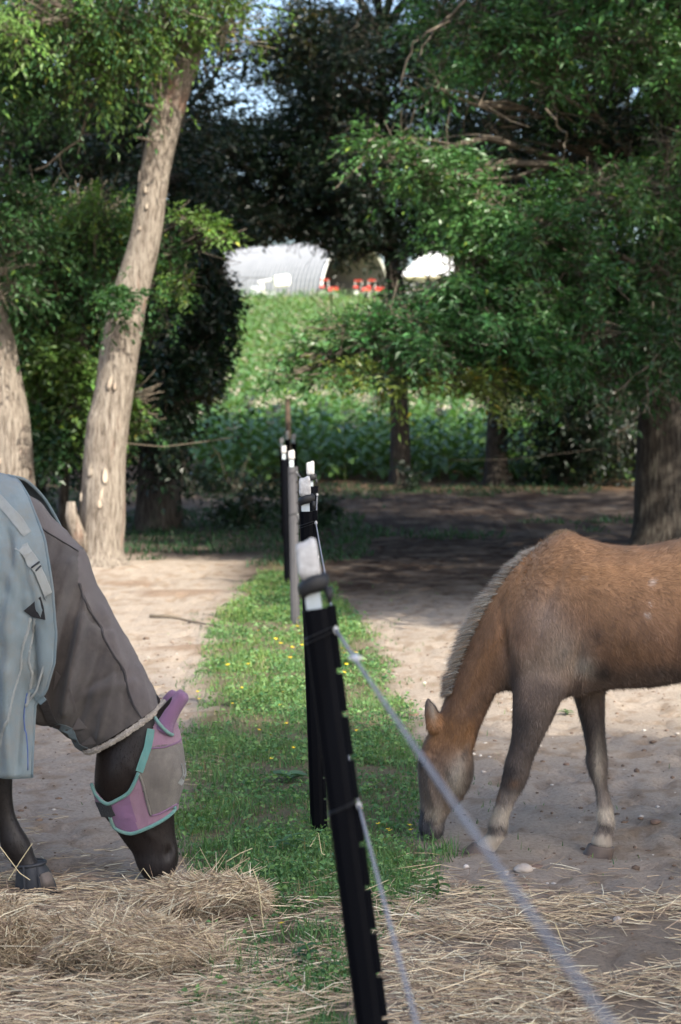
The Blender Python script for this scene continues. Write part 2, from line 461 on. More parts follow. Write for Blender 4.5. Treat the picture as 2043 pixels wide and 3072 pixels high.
def tractor(px, Y, sc, label):
    g = P(px, 888, Y); z = float(ground_z(g.x, g.y)); x0 = g.x
    e = empty('red_tractor', (x0, Y, z), label, 'tractor', 'red tractors parked by the barn')
    def B(name, cx_, cz, sx, sz, m, sy=.9, bev=.05):
        mb = MB(); mb.box((x0 + cx_ * sc, Y, z + cz * sc), (sx * sc, sy * sc, sz * sc), bev=bev * sc); return mb.build(name, m, e)
    B('hood', .55, .95, .95, .42, M_red, .5); B('roof', -.25, 1.85, .85, .14, M_red, .85); B('chassis', .15, .6, 1.5, .25, M_greyp, .35)
    B('fender', -.5, 1.15, .5, .3, M_red, 1.0); B('seat', -.35, 1.1, .3, .35, M_tyre, .35)
    for sx in (-.6, .1):
        mb = MB(); mb.tube([(x0 + sx * sc, Y - .3 * sc, z + 1.0 * sc), (x0 + sx * sc * .95, Y - .3 * sc, z + 1.8 * sc)], .035 * sc, 5); mb.build('roof_post', M_white, e)
    for cx_, r in ((-.5, .55), (.85, .33)):
        for sy in (-.5, .5):
            mb = MB(); mb.tube([(x0 + cx_ * sc, Y + (sy - .1) * sc, z + r * sc), (x0 + cx_ * sc, Y + (sy + .1) * sc, z + r * sc)], r * sc, 14); w_ = mb.build('wheel', M_tyre, e)
            mb = MB(); mb.tube([(x0 + cx_ * sc, Y + (sy - .12) * sc, z + r * sc), (x0 + cx_ * sc, Y + (sy + .12) * sc, z + r * sc)], r * .5 * sc, 10); mb.build('rim', M_white, w_)
tractor(982, 139.5, .78, 'red tractor at the left edge of the barn opening')
tractor(1082, 140.5, .72, 'red tractor in the middle of the barn opening')
tractor(1122, 141.5, .72, 'red tractor nearest the dark tree trunk')

# ------------------------------------------------------------------ leaves and trees
def leaf_mesh(pos, d, n, L, W, col, fold=.25):
    """pos, d (unit), n (unit normal) (k,3); L, W (k,)"""
    s = np.cross(d, n); s /= np.linalg.norm(s, axis=1, keepdims=True) + 1e-9
    L = L[:, None]; W = W[:, None]
    a = pos; tip = pos + d * L - n * L * .12
    m = pos + d * L * .45
    l = m + s * W * .5 + n * W * fold; r = m - s * W * .5 + n * W * fold
    k = len(pos)
    V = np.stack([a, l, tip, r], 1).reshape(-1, 3)
    i = np.arange(k) * 4
    Fc = np.concatenate([np.stack([i, i + 2, i + 1], -1), np.stack([i, i + 3, i + 2], -1)])
    return V, Fc, np.repeat(col, 4, axis=0)
def unit(v): return v / (np.linalg.norm(v, axis=-1, keepdims=True) + 1e-9)
def rand_unit(k): return unit(rng.normal(size=(k, 3)))

def twig_leaves(start, dirn, TL, K, leafL, leafW, tone, droop=.25, jitter=.35, spread=.8):
    """start,dirn (n,3) ; TL (n,) -> leaf arrays and twig tip polyline"""
    n = len(start)
    s = (np.arange(K) + rng.random((n, K))) / K
    side = np.where(np.arange(K) % 2 == 0, 1.0, -1.0)[None, :, None]
    up = np.array([0, 0, 1.0])
    lat = unit(np.cross(dirn, up) + 1e-4)
    d = dirn[:, None, :]; T = TL[:, None, None]; S = s[:, :, None]
    pos = start[:, None, :] + d * T * S - up * T * droop * S ** 2
    pos = pos + rng.normal(size=pos.shape) * (TL.mean() * .07)
    ld = unit(d * .7 + lat[:, None, :] * side * spread + rng.normal(size=(n, K, 3)) * jitter - up * (droop * .8))
    nn = unit(up + rng.normal(size=(n, K, 3)) * .45)
    nn = unit(nn - ld * (nn * ld).sum(-1, keepdims=True))
    pos = pos.reshape(-1, 3); ld = ld.reshape(-1, 3); nn = nn.reshape(-1, 3)
    k = len(pos)
    L = leafL * rng.uniform(.5, 1.35, k); W = leafW * rng.uniform(.7, 1.2, k)
    tone = np.asarray(tone)
    base = np.repeat(tone if tone.ndim == 2 else np.tile(tone, (n, 1)), K, axis=0)
    tw = np.repeat(rng.uniform(.75, 1.3, n), K)[:, None]
    c = base * tw * rng.uniform(.75, 1.3, (k, 1)) * (1 + rng.normal(size=(k, 3)) * .06)
    yl = (rng.random((k, 1)) < .03); c = np.where(yl, c * np.array([2.4, 1.5, .9]), c)
    return pos, ld, nn, L, W, np.clip(c, .002, 1)

def blob_twigs(bl, n_scale=1.0):
    """blobs (px,py,Y,rx_px,ry_px,rY_m,n,tone)"""
    S, D, C = [], [], []
    for (px, py, Y, rx, ry, rY, n, tone) in bl:
        n = max(3, int(n * n_scale))
        c = np.array(P(px, py, Y)); k = Y / F
        # sub clumps inside the blob make light and dark masses
        nc = max(3, n // 14)
        cc = rand_unit(nc) * (rng.random((nc, 1)) ** .4)
        idx = rng.integers(0, nc, n)
        q = cc[idx] + rng.normal(size=(n, 3)) * .17
        q = q / np.maximum(1, np.linalg.norm(q, axis=1, keepdims=True) / 1.08)
        r = np.array([rx * k, rY, ry * k])
        S.append(c + q * r)
        D.append(unit(q * np.array([1, 1, .35]) + rng.normal(size=(n, 3)) * .5 + np.array([0, 0, -.05])))
        C.append(np.tile(tone, (n, 1)) * rng.uniform(.8, 1.2, (nc, 1))[idx])
    return np.concatenate(S), np.concatenate(D), np.concatenate(C)

def in_poly(px_, py_, poly):
    r = np.zeros(len(px_), bool); j = len(poly) - 1
    for i in range(len(poly)):
        xi, yi = poly[i]; xj, yj = poly[j]; cnd = ((yi > py_) != (yj > py_)); xx = (xj - xi) * (py_ - yi) / ((yj - yi) or 1e-9) + xi; r ^= cnd & (px_ < xx); j = i
    return r
# gaps between the crowns: (outline, share of leaves that still hang inside)
GAPS = [([(690, 745), (740, 722), (850, 716), (930, 733), (985, 752), (978, 800), (1030, 826), (1085, 800), (1110, 755), (1140, 735), (1140, 860), (1150, 890), (1040, 912), (930, 960), (850, 1020), (815, 1085), (785, 1150), (760, 1190), (660, 1200), (690, 1090), (682, 970), (700, 900), (668, 860), (650, 800), (662, 765)], .0),
        ([(1212, 765), (1290, 748), (1390, 772), (1400, 800), (1330, 846), (1250, 858), (1212, 850)], .0),
        ([(560, 1180), (900, 1175), (1150, 1170), (1180, 1440), (560, 1400)], .06), ([(1235, 1165), (1460, 1165), (1450, 1440), (1235, 1440)], .03), ([(1530, 1200), (1640, 1210), (1640, 1400), (1530, 1420)], .3),
        ([(735, 40), (770, -60), (840, 10), (830, 70), (770, 140), (720, 220), (800, 290), (845, 330), (800, 365), (690, 372), (630, 340), (610, 230), (690, 160)], .42), ([(600, 150), (700, 100), (770, 150), (860, 330), (650, 385), (590, 300)], .6),
        ([(1010, -40), (1100, -40), (1100, 40), (1030, 60)], .1), ([(1350, 110), (1400, 110), (1390, 160), (1345, 165)], .2), ([(1410, -20), (1440, -20), (1440, 70), (1410, 60)], .2), ([(1700, 180), (1770, 185), (1760, 235), (1710, 230)], .2), ([(1870, 235), (1950, 240), (1930, 350), (1860, 340)], .3),
        ([(520, 250), (640, 260), (640, 400), (520, 360)], .6), ([(1138, 600), (1200, 600), (1215, 900), (1150, 900)], .08),
        ([(575, 110), (600, 130), (560, 320), (520, 520), (480, 760), (440, 880), (390, 860), (420, 700), (455, 480), (490, 300), (530, 180)], .10)]
def keep_mask(pos, soft=24):
    px_, py_ = PINV(pos); k = np.ones(len(pos), bool)
    px_ = px_ + soft * 3.2 * fbm(pos[:, 0] * 1.9, pos[:, 2] * 1.9, pos[:, 1] * .5, 4, 301) + rng.normal(size=len(pos)) * soft * .5; py_ = py_ + soft * 2.2 * fbm(pos[:, 0] * 1.9 + 9, pos[:, 2] * 1.9, pos[:, 1] * .5, 4, 302) + rng.normal(size=len(pos)) * soft * .4
    for poly, share in GAPS: k &= ~in_poly(px_, py_, poly) | (rng.random(len(pos)) < share)
    return k
def crown_mesh(name, mat, blobs, parent, TL=.5, K=22, leafL=.09, leafW=.035, droop=.25, n_scale=1, trunk=None, twigs=True, extra=None):
    S, D, C = blob_twigs(blobs, n_scale)
    tl = TL * rng.uniform(.6, 1.3, len(S))
    LV = twig_leaves(S, D, tl, K, leafL, leafW, C, droop); kk = keep_mask(LV[0]); LV = [q_[kk] for q_ in LV]
    V, Fc, Cc = leaf_mesh(*LV)
    kt = keep_mask(S, 5) & keep_mask(S + D * tl[:, None], 5); S, D, tl = S[kt], D[kt], tl[kt]
    o = add_mesh(name, mesh_arrays(name, V, Fc, mat, Cc), parent)
    if twigs:
        # thin woody twigs as three sided slivers
        m = len(S); s2 = S - D * tl[:, None] * .8; e = S + D * tl[:, None] * .8 - np.array([0, 0, 1]) * tl[:, None] * droop * .6
        lat = unit(np.cross(D, [0, 0, 1.0]) + 1e-4) * .006
        up = np.array([0, 0, .008])
        V = np.stack([s2 - lat, s2 + lat, e, s2 + up], 1).reshape(-1, 3); i = np.arange(m) * 4
        Fc = np.concatenate([np.stack([i, i + 1, i + 2], -1), np.stack([i + 1, i + 3, i + 2], -1), np.stack([i + 3, i, i + 2], -1)])
        add_mesh('twigs', mesh_arrays('twigs', V, Fc, M_twig), parent)
    return o

def trunk_mesh(name, mat, pts, radii, parent, n=28, sub=10, lump=.05, flare=0, seed=1, knots=(), vscale=3.0):
    """tapered, lumpy trunk through world points"""
    pts = [Vector(p) for p in pts]
    # catmull-rom
    def cr(p0, p1, p2, p3, t): return .5 * ((2 * p1) + (p2 - p0) * t + (2 * p0 - 5 * p1 + 4 * p2 - p3) * t * t + (-p0 + 3 * p1 - 3 * p2 + p3) * t ** 3)
    P2, R2 = [], []
    for i in range(len(pts) - 1):
        a, b, c, d = pts[max(i - 1, 0)], pts[i], pts[i + 1], pts[min(i + 2, len(pts) - 1)]
        ra, rb, rc, rd = radii[max(i - 1, 0)], radii[i], radii[i + 1], radii[min(i + 2, len(pts) - 1)]
        for k in range(sub): t = k / sub; P2.append(cr(a, b, c, d, t)); R2.append(cr(ra, rb, rc, rd, t))
    P2.append(pts[-1]); R2.append(radii[-1])
    V = []; prev = Vector((1, 0, 0))
    an = np.linspace(0, 2 * math.pi, n, endpoint=False)
    for i, p in enumerate(P2):
        t = (P2[min(i + 1, len(P2) - 1)] - P2[max(i - 1, 0)]).normalized()
        u = (prev - t * prev.dot(t)).normalized(); prev = u; w = t.cross(u)
        z = i / sub
        rr = R2[i] * (1 + lump * fbm(np.cos(an) * 1.3, np.sin(an) * 1.3, z * 1.2, 3, seed) + lump * .8 * noise(np.cos(an) * 4, np.sin(an) * 4, z * .8, seed + 3))
        if flare: rr = rr * (1 + flare * math.exp(-i / (sub * .5)) * (1 + .5 * np.sin(an * 5 + seed)))
        U = np.array(u); W = np.array(w); c = np.array(p)
        V.append(c + (np.cos(an) * rr)[:, None] * U + (np.sin(an) * rr)[:, None] * W)
    V = np.concatenate(V); m = len(P2)
    for (kp, kr, ka) in knots:
        kp = np.array(kp); d = V - kp; dist = np.linalg.norm(d, axis=1)
        g = np.exp(-(dist / kr) ** 2)[:, None]
        cidx = np.argmin(np.linalg.norm(np.array([list(p) for p in P2]) - kp, axis=1))
        V = V + unit(V - np.array(P2[cidx])) * g * ka
    i, k = np.meshgrid(np.arange(m - 1), np.arange(n)); i = i.ravel(); k = k.ravel(); k2 = (k + 1) % n
    Fc = np.stack([i * n + k, i * n + k2, (i + 1) * n + k2, (i + 1) * n + k], -1)
    return add_mesh(name, mesh_arrays(name, V, Fc, mat, None, True), parent)

def limb(mb, a, b, r0, r1, sag=.1, wig=.08, n=6, segs=6):
    a, b = Vector(a), Vector(b); L = (b - a).length; pts, rs = [], []
    for i in range(segs + 1):
        t = i / segs; p = a.lerp(b, t) + Vector((0, 0, sag * L * math.sin(math.pi * t)))
        if 0 < i < segs: p += Vector([random.uniform(-1, 1) * wig * L / segs * 2 for _ in range(3)])
        pts.append(p); rs.append(r0 + (r1 - r0) * t)
    mb.tube(pts, rs, n, cap=False); return pts

def WB(x, y, z, r, n, tone, rz=None):
    px_, py_ = PINV(np.array([[x, y, z]])); k = F / y
    return (float(px_[0]), float(py_[0]), y, r * k, (rz or r * .6) * k, r, n, tone)
def limbs_to(blobs, root, parent, mat, r0=.09, per=3, name='limbs', joints=None):
    mb = MB()
    for (px, py, Y, rx, ry, rY, n, tone) in blobs:
        c = P(px, py, Y)
        if any(in_poly(np.array([px]), np.array([py]), g_[0])[0] for g_ in GAPS[:4]): continue
        j = min(joints, key=lambda q: (Vector(q) - c).length + .6 * abs(q[2] - c.z + .4)) if joints else root
        L = (c - Vector(j)).length
        if L < .05: continue
        pts = limb(mb, j, c, r0 * min(1, .35 + L / 6), .02, .06)
        for _ in range(per):
            i = random.randint(2, len(pts) - 1)
            q = rand_unit(1)[0] * np.array([rx * Y / F, rY, ry * Y / F]) * .8
            pp = limb(mb, pts[i], c + Vector(q), .022, .006, .0, .1, 4, 4)
            for _ in range(2):
                e = pp[2] + Vector(rng.normal(size=3) * .35); limb(mb, pp[random.randint(1, 3)], e, .009, .003, 0, .1, 3, 3)
    return mb.build(name, mat, parent)

T_elm = np.array([.042, .110, .036]); T_elm_y = np.array([.105, .190, .045]); T_dk = np.array([.011, .027, .012]); T_oak = np.array([.044, .122, .038])  # T_dk has crown shade put into the colour, T_elm_y sunlit highlights
T_oak_l = np.array([.072, .170, .050]); T_blue = np.array([.03, .058, .040]); T_yel = np.array([.15, .20, .04]); T_olive = np.array([.085, .095, .025])  # T_oak_l: oak leaf with sunlight put into its colour

# leaning tree, left
TL_ = empty('leaning_tree', G(312, 1712), 'tall pale-barked tree leaning right, with peeled scars on its trunk', 'tree')
gp = G(312, 1712)
tp = [(312, 1720, 190), (306, 1660, 132), (310, 1564, 128), (312, 1430, 124), (322, 1296, 122), (345, 1162, 116), (363, 1029, 114), (388, 895, 108), (436, 714, 92), (466, 510, 88), (517, 306, 84), (575, 153, 68), (612, 0, 52), (640, -150, 40), (668, -330, 26), (690, -520, 12)]
YT = 20.0
kn = [(P(258, 1262, YT - .2), .10, .06), (P(360, 980, YT - .2), .12, .03), (P(395, 965, YT - .15), .1, .035), (P(480, 300, YT - .2), .2, .07), (P(450, 430, YT - .2), .12, .05), (P(300, 1500, YT - .3), .2, .03)]
tpts = [P(a, b, YT) for a, b, w in tp]
trunk_mesh('trunk', M_bark_pale, tpts, [w * YT / F / 2 for a, b, w in tp], TL_, 40, 12, .05, 0, 2, kn)
mb = MB(); s_ = P(240, 1640, YT - .05)
mb.tube([P(262, 1650, YT - .1), P(232, 1600, YT - .15), P(214, 1545, YT - .2), P(213, 1505, YT - .2)], [.10, .085, .07, .045], 10); mb.build('branch_stub', M_bark_pale, TL_, True)
# peeled scars: bare wood set in raised bark lips
def scar(px, py, w, h, tilt=0, Y=YT, parent=TL_, shape=None):
    a = P(px, py, Y); W_ = w * Y / F / 2 * .8; H_ = h * Y / F / 2 * .85
    tr_x = P(np.interp(py, [t[1] for t in tp[::-1]], [t[0] for t in tp[::-1]]), py, Y) if parent is TL_ else parent_axis(py)
    rt = np.interp(py, [t[1] for t in tp[::-1]], [t[2] for t in tp[::-1]]) * Y / F / 2 if parent is TL_ else .22
    off = a.x - tr_x.x
    mb = MB(); vs_ = []
    for k in range(14):
        an = 2 * math.pi * k / 14
        lx = math.cos(an) * W_ * (1 - .35 * math.sin(an)) ; lz = math.sin(an) * H_
        x_ = a.x + lx + tilt * lz; dx = min(abs(x_ - tr_x.x), rt * .97)
        vs_.append((x_, Y - math.sqrt(rt * rt - dx * dx) * 1.03 - .018, a.z + lz))
    rim = [Vector(v) for v in vs_]; cen = sum(rim, Vector()) / 14 + Vector((0, -.012, 0))
    inn = [cen.lerp(r, .72) + Vector((0, -.004, 0)) for r in rim]; outer = [v + Vector((0, .05, 0)) + (v - cen) * .25 for v in rim]
    V = [cen] + inn + rim + outer; fs = [(0, 1 + k, 1 + (k + 1) % 14) for k in range(14)]
    fs2 = [(1 + k, 15 + k, 15 + (k + 1) % 14, 1 + (k + 1) % 14) for k in range(14)] + [(15 + k, 29 + k, 29 + (k + 1) % 14, 15 + (k + 1) % 14) for k in range(14)]
    mb._add(V, fs, 0); mb._add(V, fs2, 1)
    o = mb.build('scar', [M_cutwood, M_bark_pale], parent, True); return o
scar(338, 1148, 20, 56, .25); scar(352, 1160, 12, 30, 0)
scar(276, 1412, 20, 44); scar(324, 1425, 24, 70, 0); scar(314, 1478, 14, 60, .2); scar(308, 1508, 22, 40); scar(229, 1562, 30, 44); scar(247, 1490, 12, 44); scar(270, 1258, 16, 20)
scar(390, 970, 30, 26)
for q in ((441, 575, 14, 30), (420, 535, 12, 44), (445, 625, 12, 24), (424, 690, 10, 18)): scar(*q)
# dead branches
mb = MB(); Yb = YT - .35
for pl, r in (([(470, 325), (420, 310), (360, 292), (310, 288)], .022), ([(462, 330), (440, 365), (412, 385)], .016), ([(275, 300), (262, 350), (240, 420), (190, 455), (140, 500), (105, 510)], .016), ([(240, 430), (235, 465)], .008),
              ([(180, 465), (182, 500), (205, 535)], .006), ([(478, 330), (490, 380), (492, 430), (497, 465)], .012), ([(455, 420), (410, 412)], .02), ([(468, 300), (455, 250)], .02), ([(310, 288), (275, 300)], .014), ([(242, 400), (255, 460)], .005)):
    mb.tube([P(a, b, Yb) + Vector((0, random.uniform(-.05, .05), 0)) for a, b in pl], [r * (1 - .6 * i / len(pl)) for i in range(len(pl))], 6)
mb.build('dead_branches', M_twig, TL_)
bl = []
for (px, py, Y, rx, ry, rY, n, tone) in [
    (60, 30, 19, 90, 80, .5, 60, T_elm_y), (180, 60, 19.2, 110, 90, .5, 90, T_elm), (120, 0, 18.6, 120, 60, .4, 60, T_elm_y), (300, 20, 19, 140, 80, .6, 110, T_elm), (420, 30, 19.2, 110, 80, .5, 90, T_elm_y),
    (490, 0, 19.3, 90, 70, .5, 80, T_elm_y), (400, 130, 19.4, 60, 40, .3, 40, T_elm_y), (640, 20, 19.4, 80, 90, .5, 80, T_elm_y), (690, 80, 19.5, 40, 50, .3, 26, T_elm_y), (620, 130, 19.6, 30, 40, .2, 14, T_elm_y),
    (200, 170, 19.6, 110, 80, .5, 80, T_elm * .7), (250, 250, 19.6, 70, 60, .4, 44, T_elm * .7), (110, 200, 19.8, 90, 80, .4, 50, T_elm * .7), (350, -120, 19, 380, 110, .9, 170, T_elm), (330, 130, 19.2, 80, 40, .3, 36, T_elm_y),
    (20, 55, 18.5, 40, 20, .2, 12, T_elm_y), (480, 130, 19.3, 40, 40, .2, 22, T_elm_y), (330, 200, 19.5, 50, 30, .3, 20, T_elm)]:
    bl.append((px, py, Y, rx, ry, rY, n, tone))
crown_mesh('crown', M_leaf_elm, bl, TL_, TL=.55, K=20, leafL=.078, leafW=.034, droop=.7, n_scale=.74)
limbs_to(bl[::2], None, TL_, M_bark_pale, .05, 2, 'limbs', joints=[tuple(t) for t in tpts[10:14]])
sb = [(385, 895, 19.5, 26, 30, .15, 12, T_elm), (345, 925, 19.5, 26, 36, .15, 14, T_elm), (400, 935, 19.5, 24, 24, .15, 10, T_elm), (370, 865, 19.5, 40, 20, .15, 10, T_elm), (55, 880, 19.5, 1, 1, .1, 0, T_elm)]
for s1 in sb[:4]: crown_mesh('trunk_sprout', M_leaf_elm, [s1], TL_, TL=.28, K=14, leafL=.07, leafW=.04, droop=.5, twigs=False)['kind'] = 'stuff'

# second pale trunk at the left edge
TB = empty('pale_tree', G(15, 1700), 'pale-barked trunk cut by the left edge of the picture', 'tree')
YB = 20.8
bp = [(50, 1730, 150), (46, 1640, 135), (40, 1475, 134), (26, 1296, 134), (4, 1163, 130), (-18, 1029, 122), (-42, 917, 106), (-80, 700, 96), (-130, 400, 84), (-180, 50, 60), (-220, -300, 30)]
bpts = [P(a, b, YB) for a, b, w in bp]
trunk_mesh('trunk', M_bark_pale, bpts, [w * YB / F / 2 for a, b, w in bp], TB, 32, 10, .05, 0, 9)
def parent_axis(py): return P(np.interp(py, [t[1] for t in bp[::-1]], [t[0] for t in bp[::-1]]), py, YB)
scar(8, 1382, 26, 34, 0, YB, TB)
bl = [(-40, 500, 20.2, 110, 180, .6, 120, T_elm * .7), (10, 820, 20.0, 60, 80, .4, 50, T_elm), (-60, 200, 20, 120, 160, .7, 130, T_elm * .8), (30, 700, 20.1, 60, 90, .4, 45, T_elm * .8)]
crown_mesh('crown', M_leaf_elm, bl, TB, TL=.5, K=20, leafL=.08, leafW=.038, droop=.5)
limbs_to(bl, None, TB, M_bark_pale, .05, 2, 'limbs', joints=[tuple(t) for t in bpts[5:9]])

def bush_tree(name, base_px, Yb_, blobs, label, cat, mat=None, group=None, TL=.6, K=20, leafL=.09, leafW=.045, droop=.3, trunk_r=.16, trunk_top=None, bark=None, n_scale=1, twigs=True, kinds='trunk', limb_step=1):
    """a tree or tall shrub standing at pixel column base_px at distance Yb_"""
    x0 = P(base_px, 1276, Yb_).x; z0 = float(ground_z(x0, Yb_))
    e = empty(name, (x0, Yb_, z0), label, cat, group)
    cs = [P(b[0], b[1], b[2]) for b in blobs]
    top = max(c.z for c in cs) if trunk_top is None else trunk_top
    mean = sum(cs, Vector()) / len(cs)
    tx = [Vector((x0, Yb_, z0 - .15)), Vector((x0 + .04, Yb_, z0 + (top - z0) * .25)), Vector((x0 + (mean.x - x0) * .08, Yb_ + .1, z0 + (top - z0) * .55)), Vector((x0 + (mean.x - x0) * .15, Yb_, top))]
    trunk_mesh('trunk', bark or M_bark_dark, tx, [trunk_r * 1.25, trunk_r, trunk_r * .75, trunk_r * .2], e, 16, 6, .06, .3, int(base_px) % 50)
    crown_mesh('crown', mat or M_leaf_oak, blobs, e, TL, K, leafL, leafW, droop, n_scale, twigs=twigs)
    js = [tuple(tx[0].lerp(tx[3], t)) for t in (.25, .4, .6, .8)]
    limbs_to(blobs[::limb_step], None, e, bark or M_bark_dark, trunk_r * .4, 2, 'limbs', joints=js)
    return e

def cr_pts(pl, k=5):
    out = []
    for (x0_, y0_), (x1_, y1_) in zip(pl[:-1], pl[1:]):
        for i in range(k): out.append((x0_ + (x1_ - x0_) * i / k + random.uniform(-5, 5), y0_ + (y1_ - y0_) * i / k + random.uniform(-5, 5)))
    return out + [pl[-1]]
# green shrubs and young trees behind the leaning tree
bush_tree('young_elm', 250, 22.2, [(260, 640, 21.8, 110, 60, .5, 110, T_elm_y * .9), (330, 720, 22, 110, 90, .6, 150, T_elm), (180, 700, 22, 90, 80, .5, 100, T_elm * .9), (330, 830, 22, 100, 80, .5, 120, T_elm * .9),
    (200, 820, 22.2, 110, 90, .5, 120, T_elm * .8), (80, 640, 22.5, 100, 100, .6, 110, T_elm * .6), (60, 780, 22.3, 90, 90, .5, 90, T_elm * .8)],
    'bright green young tree with drooping sprays behind the leaning trunk', 'tree', M_leaf_elm, None, .55, 20, .075, .036, .5, .08)
bush_tree('young_elm', 330, 22.6, [(545, 655, 21.0, 40, 18, .25, 16, T_elm_y), (610, 690, 20.9, 50, 14, .2, 16, T_elm_y), (665, 708, 20.9, 30, 10, .15, 7, T_elm_y), (500, 740, 21.2, 26, 40, .3, 16, T_elm), (515, 825, 21.2, 40, 18, .2, 15, T_elm_y),
    (550, 845, 21.1, 24, 16, .2, 8, T_elm_y), (500, 890, 21.3, 20, 40, .3, 9, T_elm), (490, 980, 21.6, 40, 40, .3, 10, T_elm)],
    'light green sprays reaching right from behind the leaning trunk', 'tree', M_leaf_elm, None, .30, 16, .075, .036, .35, .05)
bush_tree('broadleaf_shrub', 180, 23, [(130, 950, 22.6, 130, 90, .6, 120, T_elm * .75), (90, 1090, 22.4, 90, 110, .6, 120, T_elm_y * .8), (210, 1080, 22.3, 80, 110, .6, 130, T_elm_y * .85), (220, 1210, 22.2, 80, 90, .5, 120, T_elm_y * .85),
    (120, 1220, 22.4, 80, 90, .5, 90, T_elm * .8), (190, 1320, 22.3, 90, 50, .4, 70, T_elm * .8), (420, 1180, 22.8, 40, 60, .4, 36, T_elm_y * .8), (230, 960, 22.8, 110, 90, .5, 90, T_elm * .7), (420, 1270, 22.9, 36, 40, .4, 22, T_elm * .8)],
    'glossy broad-leaved shrub lit green between the two pale trunks', 'shrub', M_leaf_oak, None, .4, 18, .10, .06, .3, .06)

# dark trees behind, left of the opening
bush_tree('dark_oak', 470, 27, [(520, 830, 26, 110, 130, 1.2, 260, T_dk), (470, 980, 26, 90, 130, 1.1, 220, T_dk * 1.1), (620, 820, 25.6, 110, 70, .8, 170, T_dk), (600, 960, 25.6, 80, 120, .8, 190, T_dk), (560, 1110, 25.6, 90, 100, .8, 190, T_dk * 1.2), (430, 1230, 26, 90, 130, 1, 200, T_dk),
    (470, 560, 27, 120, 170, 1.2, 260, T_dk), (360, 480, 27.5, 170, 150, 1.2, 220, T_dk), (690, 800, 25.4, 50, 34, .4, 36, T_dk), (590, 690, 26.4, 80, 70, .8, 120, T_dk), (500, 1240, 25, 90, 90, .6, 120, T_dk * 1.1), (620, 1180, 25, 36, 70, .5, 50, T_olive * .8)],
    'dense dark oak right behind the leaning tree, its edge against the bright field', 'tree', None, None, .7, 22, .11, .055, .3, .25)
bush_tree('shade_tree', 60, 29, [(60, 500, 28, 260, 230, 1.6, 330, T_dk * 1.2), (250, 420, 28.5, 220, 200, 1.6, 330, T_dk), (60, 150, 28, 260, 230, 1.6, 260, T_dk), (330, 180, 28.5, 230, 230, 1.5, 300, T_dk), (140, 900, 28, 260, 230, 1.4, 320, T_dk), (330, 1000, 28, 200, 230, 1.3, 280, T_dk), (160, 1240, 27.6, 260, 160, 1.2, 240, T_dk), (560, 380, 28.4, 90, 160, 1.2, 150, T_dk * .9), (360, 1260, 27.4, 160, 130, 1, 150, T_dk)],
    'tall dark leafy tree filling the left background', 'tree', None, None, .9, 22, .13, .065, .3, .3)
bush_tree('shade_tree', 520, 36, [(590, 60, 35, 100, 120, 1.4, 120, T_blue * .8), (640, 250, 35.4, 90, 90, 1.2, 70, T_blue * .8), (560, 300, 35.2, 80, 110, 1.2, 110, T_blue * .7), (720, 140, 35.8, 60, 60, 1.0, 26, T_blue * .8), (600, 520, 35, 140, 140, 1.4, 240, T_dk), (580, 420, 35, 100, 70, 1.2, 110, T_dk), (740, 300, 35.8, 90, 60, 1.0, 34, T_blue * .8), (640, 640, 35.4, 140, 70, 1.2, 130, T_dk)],
    'dark thin-crowned tree with pale sky showing through its leaves', 'tree', None, None, .8, 20, .12, .06, .3, .2)

# the oak of the centre trunk
CT = empty('willow_oak', G(1204, 1452), 'dark straight-trunked oak standing before the opening, barn to both sides of it', 'tree')
gY = CT.location.y
tp2 = [(1204, 1462, 76), (1202, 1400, 62), (1200, 1276, 58), (1196, 1160, 54), (1192, 1000, 50), (1186, 860, 50), (1172, 760, 44), (1166, 640, 40), (1160, 500, 38), (1150, 330, 32), (1140, 100, 24), (1130, -200, 12)]
cpts = [P(a, b, gY) for a, b, w in tp2]
trunk_mesh('trunk', M_bark_dark, cpts, [w * gY / F / 2 for a, b, w in tp2], CT, 24, 10, .04, .25, 5)
k = gY
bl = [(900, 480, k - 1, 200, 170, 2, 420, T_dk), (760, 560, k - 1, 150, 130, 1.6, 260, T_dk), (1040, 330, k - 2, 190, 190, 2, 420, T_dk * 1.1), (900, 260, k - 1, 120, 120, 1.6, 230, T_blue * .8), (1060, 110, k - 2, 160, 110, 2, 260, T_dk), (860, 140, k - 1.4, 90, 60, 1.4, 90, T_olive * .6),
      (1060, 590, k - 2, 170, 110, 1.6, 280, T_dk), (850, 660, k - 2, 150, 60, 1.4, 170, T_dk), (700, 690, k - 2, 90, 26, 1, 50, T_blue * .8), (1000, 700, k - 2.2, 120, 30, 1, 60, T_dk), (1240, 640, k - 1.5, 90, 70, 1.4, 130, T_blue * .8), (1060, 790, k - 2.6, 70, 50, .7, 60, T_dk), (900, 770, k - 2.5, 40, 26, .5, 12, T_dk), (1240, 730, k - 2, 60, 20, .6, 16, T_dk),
      (960, 20, k - 1.4, 90, 26, 1, 30, T_blue * .8), (780, 20, k - 1, 60, 40, 1, 16, T_blue * .8), (1200, 900, k - 3, 60, 60, 1, 50, T_dk * 1.3), (720, 770, k - 2.2, 100, 26, .8, 20, T_blue), (1200, 240, k - 1, 200, 230, 2, 330, T_dk), (960, 600, k - 1, 200, 90, 1.6, 200, T_dk), WB(1.5, 31, 11, 3.4, 420, T_dk), WB(-1.2, 32, 11.5, 3, 320, T_dk), WB(4.5, 30, 10.5, 3, 320, T_dk), WB(1.0, 27, 10, 2.6, 300, T_dk)]  # last blobs added high out of view to shade the foliage below
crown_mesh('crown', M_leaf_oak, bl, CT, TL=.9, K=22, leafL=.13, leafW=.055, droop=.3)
limbs_to(bl, None, CT, M_bark_dark, .09, 2, 'limbs', joints=[tuple(t) for t in cpts[6:11]])

